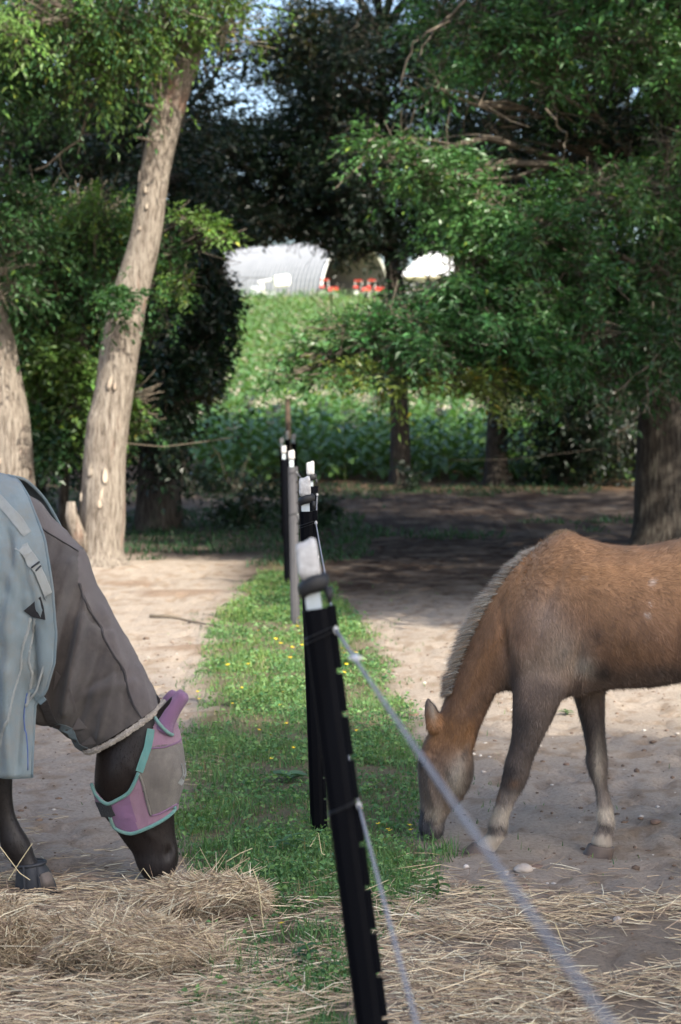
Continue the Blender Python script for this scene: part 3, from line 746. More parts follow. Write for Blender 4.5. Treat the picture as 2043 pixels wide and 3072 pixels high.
# second dark trunk, right of it
RT = empty('willow_oak', G(1492, 1455), 'slimmer dark trunk halfway between the centre oak and the big right trunk', 'tree')
Y2 = RT.location.y
tp3 = [(1492, 1462, 84), (1490, 1400, 70), (1492, 1276, 62), (1497, 1150, 54), (1500, 1000, 50), (1505, 800, 44), (1510, 500, 36), (1520, 200, 26), (1530, -200, 12)]
rpts = [P(a, b, Y2) for a, b, w in tp3]
trunk_mesh('trunk', M_bark_dark, rpts, [w * Y2 / F / 2 for a, b, w in tp3], RT, 24, 10, .04, .25, 6)
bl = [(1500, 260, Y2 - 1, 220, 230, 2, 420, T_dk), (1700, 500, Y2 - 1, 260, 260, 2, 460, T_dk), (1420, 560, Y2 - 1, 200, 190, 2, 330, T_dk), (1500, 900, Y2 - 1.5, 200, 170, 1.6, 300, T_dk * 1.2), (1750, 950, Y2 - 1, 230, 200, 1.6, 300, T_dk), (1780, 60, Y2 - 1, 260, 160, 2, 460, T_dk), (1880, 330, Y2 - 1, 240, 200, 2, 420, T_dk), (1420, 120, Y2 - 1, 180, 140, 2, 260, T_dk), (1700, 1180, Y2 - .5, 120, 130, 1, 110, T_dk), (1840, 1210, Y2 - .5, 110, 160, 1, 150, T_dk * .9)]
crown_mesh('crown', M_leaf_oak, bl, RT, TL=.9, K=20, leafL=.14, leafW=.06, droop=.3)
limbs_to(bl, None, RT, M_bark_dark, .09, 2, 'limbs', joints=[tuple(t) for t in rpts[4:8]])

# the big oak on the right with lit lower boughs
BO = empty('spreading_oak', G(1985, 1640), 'massive rough-barked trunk at the right edge with low sunlit boughs', 'tree')
Y3 = BO.location.y
tp4 = [(1985, 1650, 200), (1984, 1560, 166), (1985, 1400, 152), (1988, 1250, 146), (1992, 1130, 140), (2000, 900, 130), (2010, 600, 110), (2030, 200, 80), (2050, -300, 40)]
ppts = [P(a, b, Y3) for a, b, w in tp4]
trunk_mesh('trunk', M_bark_dark, ppts, [w * Y3 / F / 2 for a, b, w in tp4], BO, 40, 12, .05, .15, 8)
a = Y3 - 2.2
bl = [  # front sprays, sunlight put into the paler leaf tones
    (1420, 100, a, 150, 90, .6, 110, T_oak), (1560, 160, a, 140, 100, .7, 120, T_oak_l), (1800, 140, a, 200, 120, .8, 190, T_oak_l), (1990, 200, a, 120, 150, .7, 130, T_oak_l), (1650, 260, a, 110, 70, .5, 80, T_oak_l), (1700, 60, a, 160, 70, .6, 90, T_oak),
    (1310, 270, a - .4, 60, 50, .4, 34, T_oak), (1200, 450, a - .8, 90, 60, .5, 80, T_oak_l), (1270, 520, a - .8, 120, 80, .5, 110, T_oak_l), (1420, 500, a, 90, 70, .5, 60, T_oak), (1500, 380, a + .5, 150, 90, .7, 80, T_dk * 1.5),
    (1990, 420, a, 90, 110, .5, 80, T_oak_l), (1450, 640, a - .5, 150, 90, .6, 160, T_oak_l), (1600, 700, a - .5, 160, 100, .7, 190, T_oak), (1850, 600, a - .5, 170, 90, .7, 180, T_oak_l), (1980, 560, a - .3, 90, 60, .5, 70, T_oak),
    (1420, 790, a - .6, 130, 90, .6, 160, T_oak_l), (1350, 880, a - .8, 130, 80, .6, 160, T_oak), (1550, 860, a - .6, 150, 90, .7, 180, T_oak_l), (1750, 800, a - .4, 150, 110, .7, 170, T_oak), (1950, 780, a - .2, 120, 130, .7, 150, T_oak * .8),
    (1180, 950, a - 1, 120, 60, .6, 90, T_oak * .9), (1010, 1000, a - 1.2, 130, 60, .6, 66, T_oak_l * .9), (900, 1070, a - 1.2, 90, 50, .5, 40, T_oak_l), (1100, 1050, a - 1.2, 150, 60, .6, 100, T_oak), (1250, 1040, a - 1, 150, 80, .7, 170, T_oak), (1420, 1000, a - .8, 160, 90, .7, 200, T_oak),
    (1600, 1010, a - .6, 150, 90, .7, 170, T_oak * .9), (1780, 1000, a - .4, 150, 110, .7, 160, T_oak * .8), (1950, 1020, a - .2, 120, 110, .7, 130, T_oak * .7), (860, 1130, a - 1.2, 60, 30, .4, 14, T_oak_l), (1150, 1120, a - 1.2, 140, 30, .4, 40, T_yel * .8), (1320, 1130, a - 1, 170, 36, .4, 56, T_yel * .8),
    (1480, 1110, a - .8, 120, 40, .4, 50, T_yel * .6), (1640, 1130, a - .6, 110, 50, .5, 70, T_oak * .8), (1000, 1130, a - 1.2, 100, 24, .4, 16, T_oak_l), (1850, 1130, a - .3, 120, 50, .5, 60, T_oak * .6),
    # interior and high crown, shade put into the dark leaf tone
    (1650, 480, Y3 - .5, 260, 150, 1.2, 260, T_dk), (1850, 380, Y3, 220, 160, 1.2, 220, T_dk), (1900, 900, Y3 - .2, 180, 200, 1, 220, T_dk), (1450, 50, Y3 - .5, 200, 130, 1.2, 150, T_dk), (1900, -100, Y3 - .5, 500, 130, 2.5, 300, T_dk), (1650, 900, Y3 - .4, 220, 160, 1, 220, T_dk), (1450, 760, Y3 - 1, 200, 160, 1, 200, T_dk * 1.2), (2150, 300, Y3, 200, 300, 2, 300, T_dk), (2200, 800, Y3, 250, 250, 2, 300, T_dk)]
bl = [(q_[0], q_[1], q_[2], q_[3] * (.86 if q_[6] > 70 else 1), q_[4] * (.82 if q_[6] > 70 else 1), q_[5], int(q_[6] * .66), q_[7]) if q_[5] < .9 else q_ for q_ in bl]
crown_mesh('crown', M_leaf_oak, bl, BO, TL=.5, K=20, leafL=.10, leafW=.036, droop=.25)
limbs_to(bl[::1], None, BO, M_twig, .07, 2, 'limbs', joints=[tuple(t) for t in ppts[4:8]])
bb = a - .9
for pl, r in (([(1990, 1050), (1880, 1150), (1820, 1200)], .014), ([(1880, 1150), (1840, 1250)], .007), ([(1400, 1130), (1260, 1105), (1180, 1115)], .014), ([(1250, 1105), (1245, 1200)], .007), ([(1180, 1115), (1060, 1140), (960, 1165)], .010), ([(1400, 1125), (1330, 1160)], .008),
              ([(1940, 1130), (1945, 1220), (1900, 1260)], .010), ([(1990, 1150), (1930, 1200), (1960, 1260)], .009), ([(1350, 60), (1240, 130), (1200, 260)], .016), ([(1130, 380), (1080, 500), (1000, 570)], .014), ([(1400, 0), (1300, 90), (1250, 180)], .014), ([(1640, 330), (1700, 400), (1690, 480)], .014)):
    mb = MB(); pv = [P(u, v, bb) + Vector((0, random.uniform(-.1, .1), 0)) for u, v in cr_pts(pl)]
    mb.tube(pv, [r * (1 - .6 * i / len(pv)) for i in range(len(pv))], 6); mb.build('bare_branch', M_twig, BO)

# dark understorey at the right back and low bushes
bush_tree('dark_holly', 1690, 38, [(1640, 1230, 37.5, 110, 150, 1, 160, T_dk * .8), (1740, 1260, 37.6, 110, 160, 1, 170, T_dk * .8), (1860, 1240, 37.6, 110, 200, 1, 190, T_dk * .7), (1580, 1170, 37, 60, 70, .7, 50, T_dk)],
    'almost black bushy tree left of the massive right trunk', 'tree', None, None, .7, 20, .13, .06, .2, .12)
for (bx, by, bY, rx, ry, n, tn, lb) in ((1200, 1430, None, 70, 40, 60, T_dk, 'dark low bush round the foot of the centre oak'), (1620, 1400, None, 90, 50, 90, T_elm * .6, 'bright green low bush under the slimmer trunk'),
                          (760, 1500, None, 90, 90, 130, T_dk * 1.6, 'leafy weed bush left of the grey fence post'), (940, 1530, None, 70, 50, 50, T_dk * 1.4, 'low weed clump just right of the distant posts'), (700, 1420, None, 100, 60, 90, T_dk * 1.5, 'shaded weed bush at the end of the fence')):
    g = G(bx, min(by + ry, 1585)); e = empty('low_bush', g, lb, 'bush')
    crown_mesh('foliage', M_leaf_oak, [(bx, by, g.y, rx, ry, rx * g.y / F * .8, n, tn)], e, TL=.28, K=16, leafL=.08, leafW=.045, droop=.2, twigs=False)
    mb = MB(); c = P(bx, by, g.y)
    for _ in range(7): limb(mb, g + Vector((random.uniform(-.08, .08), random.uniform(-.08, .08), -.02)), c + Vector(rng.normal(size=3) * rx * g.y / F * .45), .012, .004, 0, .1, 4, 4)
    mb.build('stems', M_twig, e)

# trees on the skyline behind the barn
fl = [(-14, 176, 9, 7), (-4, 180, 10, 7.5), (6, 178, 9.5, 6.5), (15, 176, 10.5, 8), (25, 182, 10, 8), (36, 180, 11, 8), (-26, 180, 10, 8), (-38, 182, 11, 9)]
for i, (x0, Y0, h_, r_) in enumerate(fl):
    z0 = float(ground_z(x0, Y0)); e = empty('far_tree', (x0, Y0, z0), 'hazy dark tree on the skyline behind the barn', 'tree', 'skyline trees behind the barn')
    c = np.array([x0, Y0, z0 + h_ * .58]); n = 420
    q = rand_unit(n) * rng.random((n, 1)) ** .35
    S = c + q * np.array([r_, r_ * .7, h_ * .5]) + rng.normal(size=(n, 3)) * .3
    V, Fc, Cc = leaf_mesh(*twig_leaves(S, unit(q + .3 * rng.normal(size=(n, 3))), np.full(n, 1.6), 9, .55, .4, T_blue * .9, .2))
    add_mesh('crown', mesh_arrays('crown', V, Fc, M_leaf_oak, Cc), e)
    trunk_mesh('trunk', M_bark_dark, [(x0, Y0, z0 - .3), (x0, Y0, z0 + h_ * .4), (x0 + .3, Y0, z0 + h_ * .9)], [.35, .25, .08], e, 10, 4, .05)

# trees outside the frame whose shade lies over the paddock (right of and behind the camera)
def canopy_tree(name, base, blobs, label, trunk_r=.3, leafL=.16, leafW=.085, seed=3, K=20, TL=.9):
    e = empty(name, base, label, 'tree')
    base = Vector(base)
    S, D = [], []
    for (c, r, n) in blobs:
        q = rand_unit(n) * rng.random((n, 1)) ** .5
        S.append(np.array(c) + q * np.array(r)); D.append(unit(q * [1, 1, .3] + .4 * rng.normal(size=(n, 3))))
    S = np.concatenate(S); D = np.concatenate(D)
    V, Fc, Cc = leaf_mesh(*twig_leaves(S, D, np.full(len(S), TL), K, leafL, leafW, T_oak, .25))
    add_mesh('crown', mesh_arrays('crown', V, Fc, M_leaf_oak, Cc), e)
    top = sum((Vector(b[0]) for b in blobs), Vector()) / len(blobs)
    tx = [base - Vector((0, 0, .2)), base + Vector((.05, 0, 2)), base.lerp(top, .6) * .5 + (base + Vector((0, 0, top.z * .6))) * .5, Vector((base.x * .5 + top.x * .5, base.y * .5 + top.y * .5, top.z))]
    trunk_mesh('trunk', M_bark_dark, tx, [trunk_r * 1.2, trunk_r, trunk_r * .7, trunk_r * .3], e, 16, 6, .05, .3, seed)
    mb = MB()
    for (c, r, n) in blobs: limb(mb, tx[2], c, trunk_r * .4, .04, .05)
    mb.build('limbs', M_bark_dark, e)
def back_along(x, y, z_up):
    """point at height z_up whose shadow falls on ground point (x, y)"""
    s = z_up / math.tan(SUN_EL); return (x + SUN_AZ.x * s, y + SUN_AZ.y * s, z_up)
canopy_tree('shade_oak', (11.5, -13, 0), [(back_along(-2.4, 6.8, 19), (2.3, 5.0, 1.6), 900), (back_along(.2, 5.0, 19), (2.5, 4.6, 1.6), 950), (back_along(3.2, 4.8, 19), (2.8, 4.8, 1.6), 950), (back_along(-4.5, 8.2, 19), (2.2, 3.4, 1.1), 350), (back_along(1.8, 6.6, 19), (2.4, 2.8, 1.2), 500), (back_along(-.8, 6.2, 18), (2.2, 3.2, .8), 450)],
    'tall oak behind the viewer shading the hay and both horses', .38)
canopy_tree('shade_oak', (9.5, 9.5, 0), [(back_along(3.6, 17.8, 6.6), (2.4, 2.7, .7), 600), (back_along(1.3, 18.0, 6.6), (1.7, 2.6, .6), 560), (back_along(2.4, 16.4, 6.5), (3.0, 1.0, .4), 260), (back_along(4.8, 23, 6.9), (2.4, 2.6, .8), 300), (back_along(1.2, 23, 6.9), (1.8, 2.8, .7), 340), (back_along(.3, 27.5, 7.2), (2.2, 2.2, .7), 300), (back_along(6, 16.4, 6.6), (2.5, 2.6, .8), 260),
    (back_along(4, 28, 7.2), (2.2, 2.6, .8), 280), (back_along(3, 34, 7.6), (3.6, 2.6, .8), 420), (back_along(-1.2, 33, 7.4), (2.4, 3.5, .8), 380), (back_along(7, 33, 7.4), (3, 3.5, .8), 300)],
    'oak beside the paddock whose boughs hang just above the view', .34)
canopy_tree('shade_oak', (5.6, 22.5, 0), [((3.2, 19.0, 10.5), (2.2, 2.2, 1.0), 700), ((1.2, 21.2, 10.8), (2.4, 2.0, 1.0), 700), ((3.5, 22, 10.2), (2.4, 2.4, 1.0), 420), ((0, 24.5, 11), (2.6, 2.2, 1.0), 520)],
    'added oak right of the fence line, its unseen crown shading the dark oak', .2)  # unseen oak put in so its crown shades the foliage behind

# ------------------------------------------------------------------ tobacco
M_tflower = mat_simple('tobacco_flower', (.50, .44, .36), (.38, .32, .26), 9, .7, 0)
M_tstalk = mat_simple('tobacco_stalk', (.16, .22, .07), None, 9, .7, 0)
def tobacco_mesh(nl, hgt, fl, seed, seg=3):
    r = np.random.default_rng(seed); V = []; Fc = []; C = []; MI = []
    def add(vs_, fs, c, mi):
        b = len(V); V.extend(vs_); Fc.extend([tuple(b + i for i in f) for f in fs]); C.extend([c] * len(vs_)); MI.extend([mi] * len(fs))
    for i in range(nl):
        t = i / nl; a = i * 2.4 + r.uniform(-.3, .3); z = hgt * (.08 + .82 * t); L = (.70 - .30 * t) * r.uniform(.85, 1.1); Wd = L * .42
        d = np.array([math.cos(a), math.sin(a), 0]); s = np.array([-d[1], d[0], 0]); pts = []
        el = .75 - .55 * (1 - t) + r.uniform(-.15, .15); p = np.array([0, 0, z]); cc = np.array([.10, .21, .065]) * r.uniform(.75, 1.25) + np.array([.03, .02, 0]) * (1 - t)
        ws = np.interp(np.linspace(0, 1, seg + 1), [0, .4, .75, 1], [.12, 1, .75, .04])
        for k in range(seg + 1):
            w = ws[k] * Wd / 2; pts += [p - s * w + [0, 0, w * .35], p, p + s * w + [0, 0, w * .35]]
            e2 = el - 1.5 * (k / seg); p = p + (d * math.cos(e2) + np.array([0, 0, math.sin(e2)])) * L / seg
        fs = []
        for k in range(seg): b = k * 3; fs += [(b, b + 1, b + 4, b + 3), (b + 1, b + 2, b + 5, b + 4)]
        add(pts, fs, cc, 0)
    st = .016
    add([(st, 0, 0), (-st / 2, st, 0), (-st / 2, -st, 0), (st / 2, 0, hgt), (-st / 3, st / 2, hgt), (-st / 3, -st / 2, hgt)], [(0, 1, 4, 3), (1, 2, 5, 4), (2, 0, 3, 5)], np.array([.16, .22, .07]), 1)
    for i in range(fl):
        c = np.array([0, 0, hgt + .08]) + r.normal(size=3) * [.10, .10, .07]; d = unit(r.normal(size=3) + [0, 0, .8]); s = unit(np.cross(d, r.normal(size=3))) * .022; e = c + d * .07
        add([c, e + s, e + d * .01 + np.cross(d, s), e - s], [(0, 1, 2, 3)], np.array([.55, .42, .40]) * r.uniform(.8, 1.2), 2)
    return np.array(V, float), np.array(Fc, int), np.array(C, float), np.array(MI, int)
protos = []
for i in range(5):
    V, Fc, C, MI = tobacco_mesh(15, rng.uniform(1.15, 1.45), (20 if i % 3 == 1 else 0), 100 + i)
    protos.append(mesh_arrays('tobacco_plant', V, Fc, [M_leaf_tob, M_tstalk, M_tflower], C, True, MI))
cand = []
yy = 39.0
while yy < 127:
    hw = yy * .215 + 2
    step = .62 if yy < 70 else .8
    for xx in np.arange(-hw, hw, step):
        x_ = xx + rng.uniform(-.12, .12); y_ = yy + rng.uniform(-.12, .12)
        if x_ < -2.6 - (y_ - 38) * .13: continue
        cand.append((x_, y_))
    yy += .8 if yy < 70 else 1.15
def seen(x_, y_):
    z = float(base_z(y_)) + .7; px, py = PINV(np.array([[x_, y_, z]])); px = px[0]
    return 430 < px < 1950
near_c = [c for c in cand if seen(*c)][:300]
ns = set(near_c)
for i, (x_, y_) in enumerate(near_c):
    o = bpy.data.objects.new('tobacco_plant', protos[int(rng.integers(5))])
    o.location = (x_, y_, float(ground_z(x_, y_)) - .02); o.rotation_euler = (0, 0, rng.uniform(0, 6.28)); s_ = rng.uniform(.85, 1.12); o.scale = (s_, s_, s_)
    link(o); tag(o, 'broad-leaved tobacco plant in the shaded front rows of the field', 'tobacco plant', 'tobacco plants in the front rows')
far = np.array([c for c in cand if c not in ns])
V0, F0, C0, M0 = tobacco_mesh(10, 1.2, 4, 55, 2)
V1, F1, C1, M1 = tobacco_mesh(9, 1.3, 0, 56, 2)
FV, FF, FC, FM = [], [], [], []; off = 0
for pick, (v_, f_, c_, m_) in enumerate(((V0, F0, C0, M0), (V1, F1, C1, M1))):
    pts = far[pick::2]; n = len(pts); an = rng.uniform(0, 6.28, n); sc = rng.uniform(.85, 1.2, n)
    ca, sa = np.cos(an)[:, None], np.sin(an)[:, None]
    X = (v_[:, 0] * ca - v_[:, 1] * sa) * sc[:, None] + pts[:, 0:1]; Yq = (v_[:, 0] * sa + v_[:, 1] * ca) * sc[:, None] + pts[:, 1:2]; Z = v_[:, 2] * sc[:, None] + base_z(pts[:, 1])[:, None]
    FV.append(np.stack([X, Yq, Z], -1).reshape(-1, 3)); FF.append((f_[None] + (np.arange(n) * len(v_))[:, None, None]).reshape(-1, 4) + off); FC.append(np.tile(c_, (n, 1)) * np.repeat(rng.uniform(.85, 1.35, n), len(v_))[:, None]); FM.append(np.tile(m_, n)); off += n * len(v_)
tag(add_mesh('tobacco_crop', mesh_arrays('tobacco_crop', np.concatenate(FV), np.concatenate(FF), [M_leaf_tob, M_tstalk, M_tflower], np.concatenate(FC), True, np.concatenate(FM))), 'sunlit tobacco crop covering the slope up to the barn', 'crop', None, 'stuff')
# ------------------------------------------------------------------ grass, weeds, flowers, hay
def blades(x, y, h, w, col, lean=.5, seg=2):
    n = len(x); z = ground_z(x, y) - .004
    an = rng.uniform(0, 2 * math.pi, n); ln = rng.uniform(.1, 1, n) * lean * h
    d = np.stack([np.cos(an), np.sin(an)], -1); s = np.stack([-np.sin(an + rng.uniform(-.8, .8, n)), np.cos(an)], -1)
    b = np.stack([x, y, z], -1)
    def pt(t, sx): return b + np.concatenate([d * (ln * t ** 1.8)[:, None] + s * (w * sx)[:, None], (h * t * (1 - .25 * t * ln / h))[:, None]], 1)
    t0, t1, t2 = np.zeros(n), np.full(n, .5), np.ones(n)
    V = np.stack([pt(t0, -.5), pt(t0, .5), pt(t1, .42), pt(t1, -.42), pt(t2, 0)], 1).reshape(-1, 3)
    i = np.arange(n) * 5
    Fc = np.concatenate([np.stack([i, i + 1, i + 2], -1), np.stack([i, i + 2, i + 3], -1), np.stack([i + 3, i + 2, i + 4], -1)])
    C = np.repeat(col, 5, axis=0); C[0::5] *= .8; C[1::5] *= .8
    return V, Fc, C
def scatter_strip(n, y0, y1, pw=1.6, edge=.12):
    u = rng.random(n); y = (y0 ** (1 - pw) + u * (y1 ** (1 - pw) - y0 ** (1 - pw))) ** (1 / (1 - pw))
    l, r = strip_l(y) - edge * .5, strip_r(y) + edge * .5
    x = l + (r - l) * rng.random(n)
    e = np.minimum(x - l, r - x) / edge
    dens = .34 + 1.1 * fbm(x * 2.6, y * 1.9, 0, 3, 61) + .7 * fbm(x * 9, y * 7, 0, 2, 62) - .35 * smooth(7.0, 5.4, y)
    keep = rng.random(n) < np.clip(dens + .25, .05, 1) * np.clip(e * .6 + .5 * fbm(x * 5, y * 4, 0, 2, 63) + .3, .03, 1)
    return x[keep], y[keep]
parts_ = []
x, y = scatter_strip(190000, 4.6, 20, 1.9)
th = fbm(x * 1.7, y * 1.1, 0, 3, 64)
g1 = np.array([.055, .155, .060]); g2 = np.array([.160, .265, .090]); g3 = np.array([.040, .10, .04])
mixv = np.clip(.5 + th + rng.normal(size=len(x)) * .25, 0, 1)[:, None]
colr = lerp(g1, g2, mixv) * smooth(0, 1, 1)
farther = smooth(9, 13, y)[:, None]
colr = lerp(colr, colr * np.array([1.25, 1.15, .9]), farther) * rng.uniform(.75, 1.25, (len(x), 1))  # sunlit yellow put into the blade colour past the shade edge
dry = (rng.random(len(x)) < .09)[:, None]; colr = np.where(dry, np.array([.30, .25, .13]), colr)
hgt = rng.gamma(5, .009, len(x)) * (1 + .9 * np.clip(th, -.5, 1)) * np.interp(y, [5, 8, 16], [.9, .85, 1.3])
parts_.append(blades(x, y, np.clip(hgt * (.68 - .35 * np.exp(-((x - .30) / .16) ** 2 - ((y - 7.05) / .35) ** 2)), .008, .10), rng.uniform(.0018, .0038, len(x)) * np.interp(y, [5, 9, 18], [1, 1.3, 2.3]), colr, .9))
# taller tufts
tu = [];
for cx_, cy_ in [(-.50, 6.9), (-.44, 7.5), (-.56, 8.3), (-.30, 6.75), (-.2, 6.5), (.34, 8.6), (-.62, 9.4), (-.36, 6.35), (-.1, 5.6), (-.3, 5.35), (-.05, 5.2), (-.12, 14.4), (.0, 13.5), (-.7, 12.6), (-.9, 14), (-.35, 12), (.15, 10.5), (-.25, 9.9), (.1, 6.55), (.15, 6.25), (.38, 6.9), (-.3, 15.2), (-.15, 15.8)]:
    m = 130; tu.append(np.stack([cx_ + rng.normal(size=m) * .06, cy_ + rng.normal(size=m) * .08], -1))
tu = np.concatenate(tu); colr = lerp(g1, g2, rng.random((len(tu), 1))) * rng.uniform(.8, 1.2, (len(tu), 1))
parts_.append(blades(tu[:, 0], tu[:, 1], rng.uniform(.03, .10, len(tu)), rng.uniform(.0025, .005, len(tu)), colr, .9))
# sparse sprigs beyond the strip on the sand, and weeds at the back, shade put into their colour
n = 5200; y = rng.uniform(6.2, 19, n); sd = rng.random(n) < .5
x = np.where(sd, strip_r(y) + rng.exponential(.22, n), strip_l(y) - rng.exponential(.10, n)); k = fbm(x * 6, y * 4, 0, 2, 66) > .16; x, y = x[k], y[k]
parts_.append(blades(x, y, rng.uniform(.01, .04, len(x)), rng.uniform(.003, .006, len(x)), lerp(g3, g2, rng.random((len(x), 1))), 1.0))
n = 40000; y = rng.uniform(20.5, 38, n); x = rng.uniform(-6, 9, n) * y / 30
k = (fbm(x * .7, y * .5, 0, 3, 67) + .35 * smooth(2, -2, x) - .12 * smooth(0, 2, x) + .25 * smooth(33, 37, y)) > .16; x, y = x[k], y[k]
parts_.append(blades(x, y, rng.gamma(3, .022, len(x)), rng.uniform(.012, .026, len(x)), lerp(g3, g1, rng.random((len(x), 1))) * .55, 1.2))  # blade colour lowered to stand for tree shade
off = 0; VV, FFc, CC = [], [], []
for V, Fc, C in parts_: VV.append(V); FFc.append(Fc + off); CC.append(C); off += len(V)
# clover-like ground leaves
x, y = scatter_strip(25000, 5.0, 19, 1.7); n = len(x)
pos = np.stack([x, y, ground_z(x, y) + rng.uniform(.008, .05, n)], -1); d = unit(rng.normal(size=(n, 3)) * [1, 1, .25]); nn = unit(rng.normal(size=(n, 3)) * .5 + [0, 0, 1]); nn = unit(nn - d * (nn * d).sum(-1, keepdims=True))
sz = rng.uniform(.012, .026, n) * np.interp(y, [5, 9, 18], [.9, 1.2, 2.2])
V, Fc, C = leaf_mesh(pos, d, nn, sz, sz * .7, lerp(g1, g2 * 1.15, rng.random((n, 1))) * rng.uniform(.8, 1.2, (n, 1)))
VV.append(V); FFc.append(Fc + off); CC.append(C)
tag(add_mesh('grass', mesh_arrays('grass', np.concatenate(VV), np.concatenate(FFc), M_grass, np.concatenate(CC))), 'green grass and clover growing in a strip under the fence', 'grass', None, 'stuff')

# yellow flowers in the grass
M_yellow = mat_simple('yellow_petal', (.80, .62, .02), (.70, .45, .01), 30, .5, 0)
mb = MB()
mb.tube([(0, 0, 0), (.004, 0, .03), (.0, 0, .055)], .0012, 4, mi=1)
for k in range(5):
    a = k * 2 * math.pi / 5; c, s_ = math.cos(a), math.sin(a)
    mb._add([(0, 0, .055), (c * .008 - s_ * .005, s_ * .008 + c * .005, .058), (c * .0125, s_ * .0125, .060), (c * .008 + s_ * .005, s_ * .008 - c * .005, .058)], [(0, 1, 2, 3)], 0)
M_stem = mat_simple('green_stem', (.10, .20, .04), None, 10, .6, 0)
fme = mb.build('buttercup', [M_yellow, M_stem]); tag(fme, 'small yellow flower on a thin stem in the grass strip', 'flower', 'small yellow flowers in the grass')
spots = [(590, 2080), (600, 2105), (700, 2120), (745, 2140), (780, 1905), (888, 1892), (872, 1892), (905, 1865), (905, 1940), (872, 1957), (838, 1945), (910, 1950), (770, 2200), (800, 2215), (862, 2180), (810, 2290), (868, 1990), (880, 2255), (1013, 2007), (1037, 2010), (1022, 2035), (1072, 2202), (1030, 1960), (1027, 1975), (1046, 1963), (1070, 1968), (1145, 2490), (1225, 2495), (1180, 2512), (1240, 2510), (1078, 2445), (1170, 2508),
         (760, 2045), (750, 2010), (690, 2010), (850, 2085), (843, 2125), (930, 2180), (720, 2070), (852, 2800), (820, 1930), (895, 1915)]
for i, (a, b) in enumerate(spots):
    g = G(a, b + 16)
    o = fme if i == 0 else fme.copy()
    if i: link(o)
    o.location = g; o.scale = (.85,) * 3 if g.y < 11 else (1.3,) * 3; o.rotation_euler = (random.uniform(-.2, .5), random.uniform(-.3, .3), random.uniform(0, 6))

# broad-leaved weeds
def weed(px, py, hpx, nleaf, leafpx, label, droop=.3, tone=np.array([.06, .13, .04]), wide=.5):
    g = G(px, py); k = g.y / F; e = empty('weed', g, label, 'weed'); hgt = hpx * k
    mb = MB(); tip = g + Vector((random.uniform(-.02, .02), 0, hgt)); mb.tube([g - Vector((0, 0, .01)), g.lerp(tip, .5) + Vector((.01, 0, 0)), tip], [.004, .003, .002], 5); mb.build('stem', M_stem, e)
    for i in range(nleaf):
        t = .25 + .75 * i / nleaf; a = i * 2.4; L = leafpx * k * random.uniform(.75, 1.1)
        d = Vector((math.cos(a), math.sin(a) * .9, .45 - .2 * t)).normalized(); s_ = Vector((-math.sin(a), math.cos(a), 0)); p0 = g.lerp(tip, t); V = []; seg = 4
        for q in range(seg + 1):
            u = q / seg; w_ = math.sin(math.pi * min(u * .9 + .06, 1)) * L * wide * .5 + .0006; c = p0 + d * L * u - Vector((0, 0, droop * L * u * u))
            V += [c - s_ * w_ + Vector((0, 0, w_ * .3)), c, c + s_ * w_ + Vector((0, 0, w_ * .3))]
        Fs = []
        for q in range(seg): b = q * 3; Fs += [(b, b + 1, b + 4, b + 3), (b + 1, b + 2, b + 5, b + 4)]
        me = mesh_arrays('leaf', np.array([list(v) for v in V]), np.array(Fs), M_grass, np.tile(tone * random.uniform(.8, 1.25), (len(V), 1)), True); add_mesh('leaf', me, e)
weed(1305, 2700, 80, 12, 46, 'leafy green weed on bare sand between the grass and the hay')
weed(925, 2900, 75, 10, 50, 'dark green weed in the hay just left of the near fence post', tone=np.array([.045, .11, .045]))
weed(995, 2925, 40, 6, 44, 'low weed pressed against the near fence post', tone=np.array([.05, .12, .045]))
weed(865, 2345, 22, 6, 66, 'pale broad-leaved weed left of the second fence post', .15, np.array([.09, .17, .09]), .75)
weed(715, 1870, 90, 10, 34, 'tall sprig at the left edge of the sunlit grass', tone=np.array([.10, .17, .04]), wide=.35)
weed(1050, 2000, 30, 8, 40, 'small weed right of the near post cap in the sunlit grass', tone=np.array([.10, .17, .05]))
weed(880, 2560, 60, 9, 60, 'thistle-like rosette at the foot of the second fence post', tone=np.array([.06, .13, .06]), wide=.3)
weed(1700, 2145, 14, 7, 26, 'tiny green sprig on the sand between the pony legs', tone=np.array([.07, .13, .05]))
weed(1440, 2680, 22, 6, 26, 'little sprig on the sand right of the leafy weed')

# ---- hay
H1 = np.array([.60, .485, .32]); H2 = np.array([.43, .33, .215]); H3 = np.array([.68, .61, .44]); H4 = np.array([.27, .195, .135])
def straws(pos, d, L, W, col, bend=.18):
    """thin bent three-sided strips; pos centre, d unit"""
    n = len(pos); bdir = unit(rng.normal(size=(n, 3)) * [1, 1, .5]); lat = unit(np.cross(d, rng.normal(size=(n, 3)) * [.4, .4, 1]))
    nrm = unit(np.cross(d, lat)); nrm = np.where(nrm[:, 2:3] < 0, -nrm, nrm)
    L = L[:, None]; W = W[:, None]; bb = bdir * L * bend * rng.uniform(-1, 1, (n, 1))
    a = pos - d * L * .5; c = pos + d * L * .5; m = pos + bb
    V = np.stack([a - lat * W, a + lat * W, a + nrm * W * 1.2, m - lat * W, m + lat * W, m + nrm * W * 1.2, c - lat * W * .6, c + lat * W * .6, c + nrm * W * .7], 1).reshape(-1, 3)
    i = np.arange(n) * 9; Fs = []
    for o_ in (0, 3):
        for p_, q_ in ((0, 2), (2, 1)): Fs.append(np.stack([i + o_ + p_, i + o_ + q_, i + o_ + 3 + q_, i + o_ + 3 + p_], -1))
    return V, np.concatenate(Fs), np.repeat(col, 9, axis=0)
def hay_col(n, bias=.0):
    u = rng.random((n, 1)) + bias; c = np.where(u < .35, H4, np.where(u < .7, H2, np.where(u < .93, H1, H3)))
    return c * rng.uniform(.75, 1.2, (n, 1))
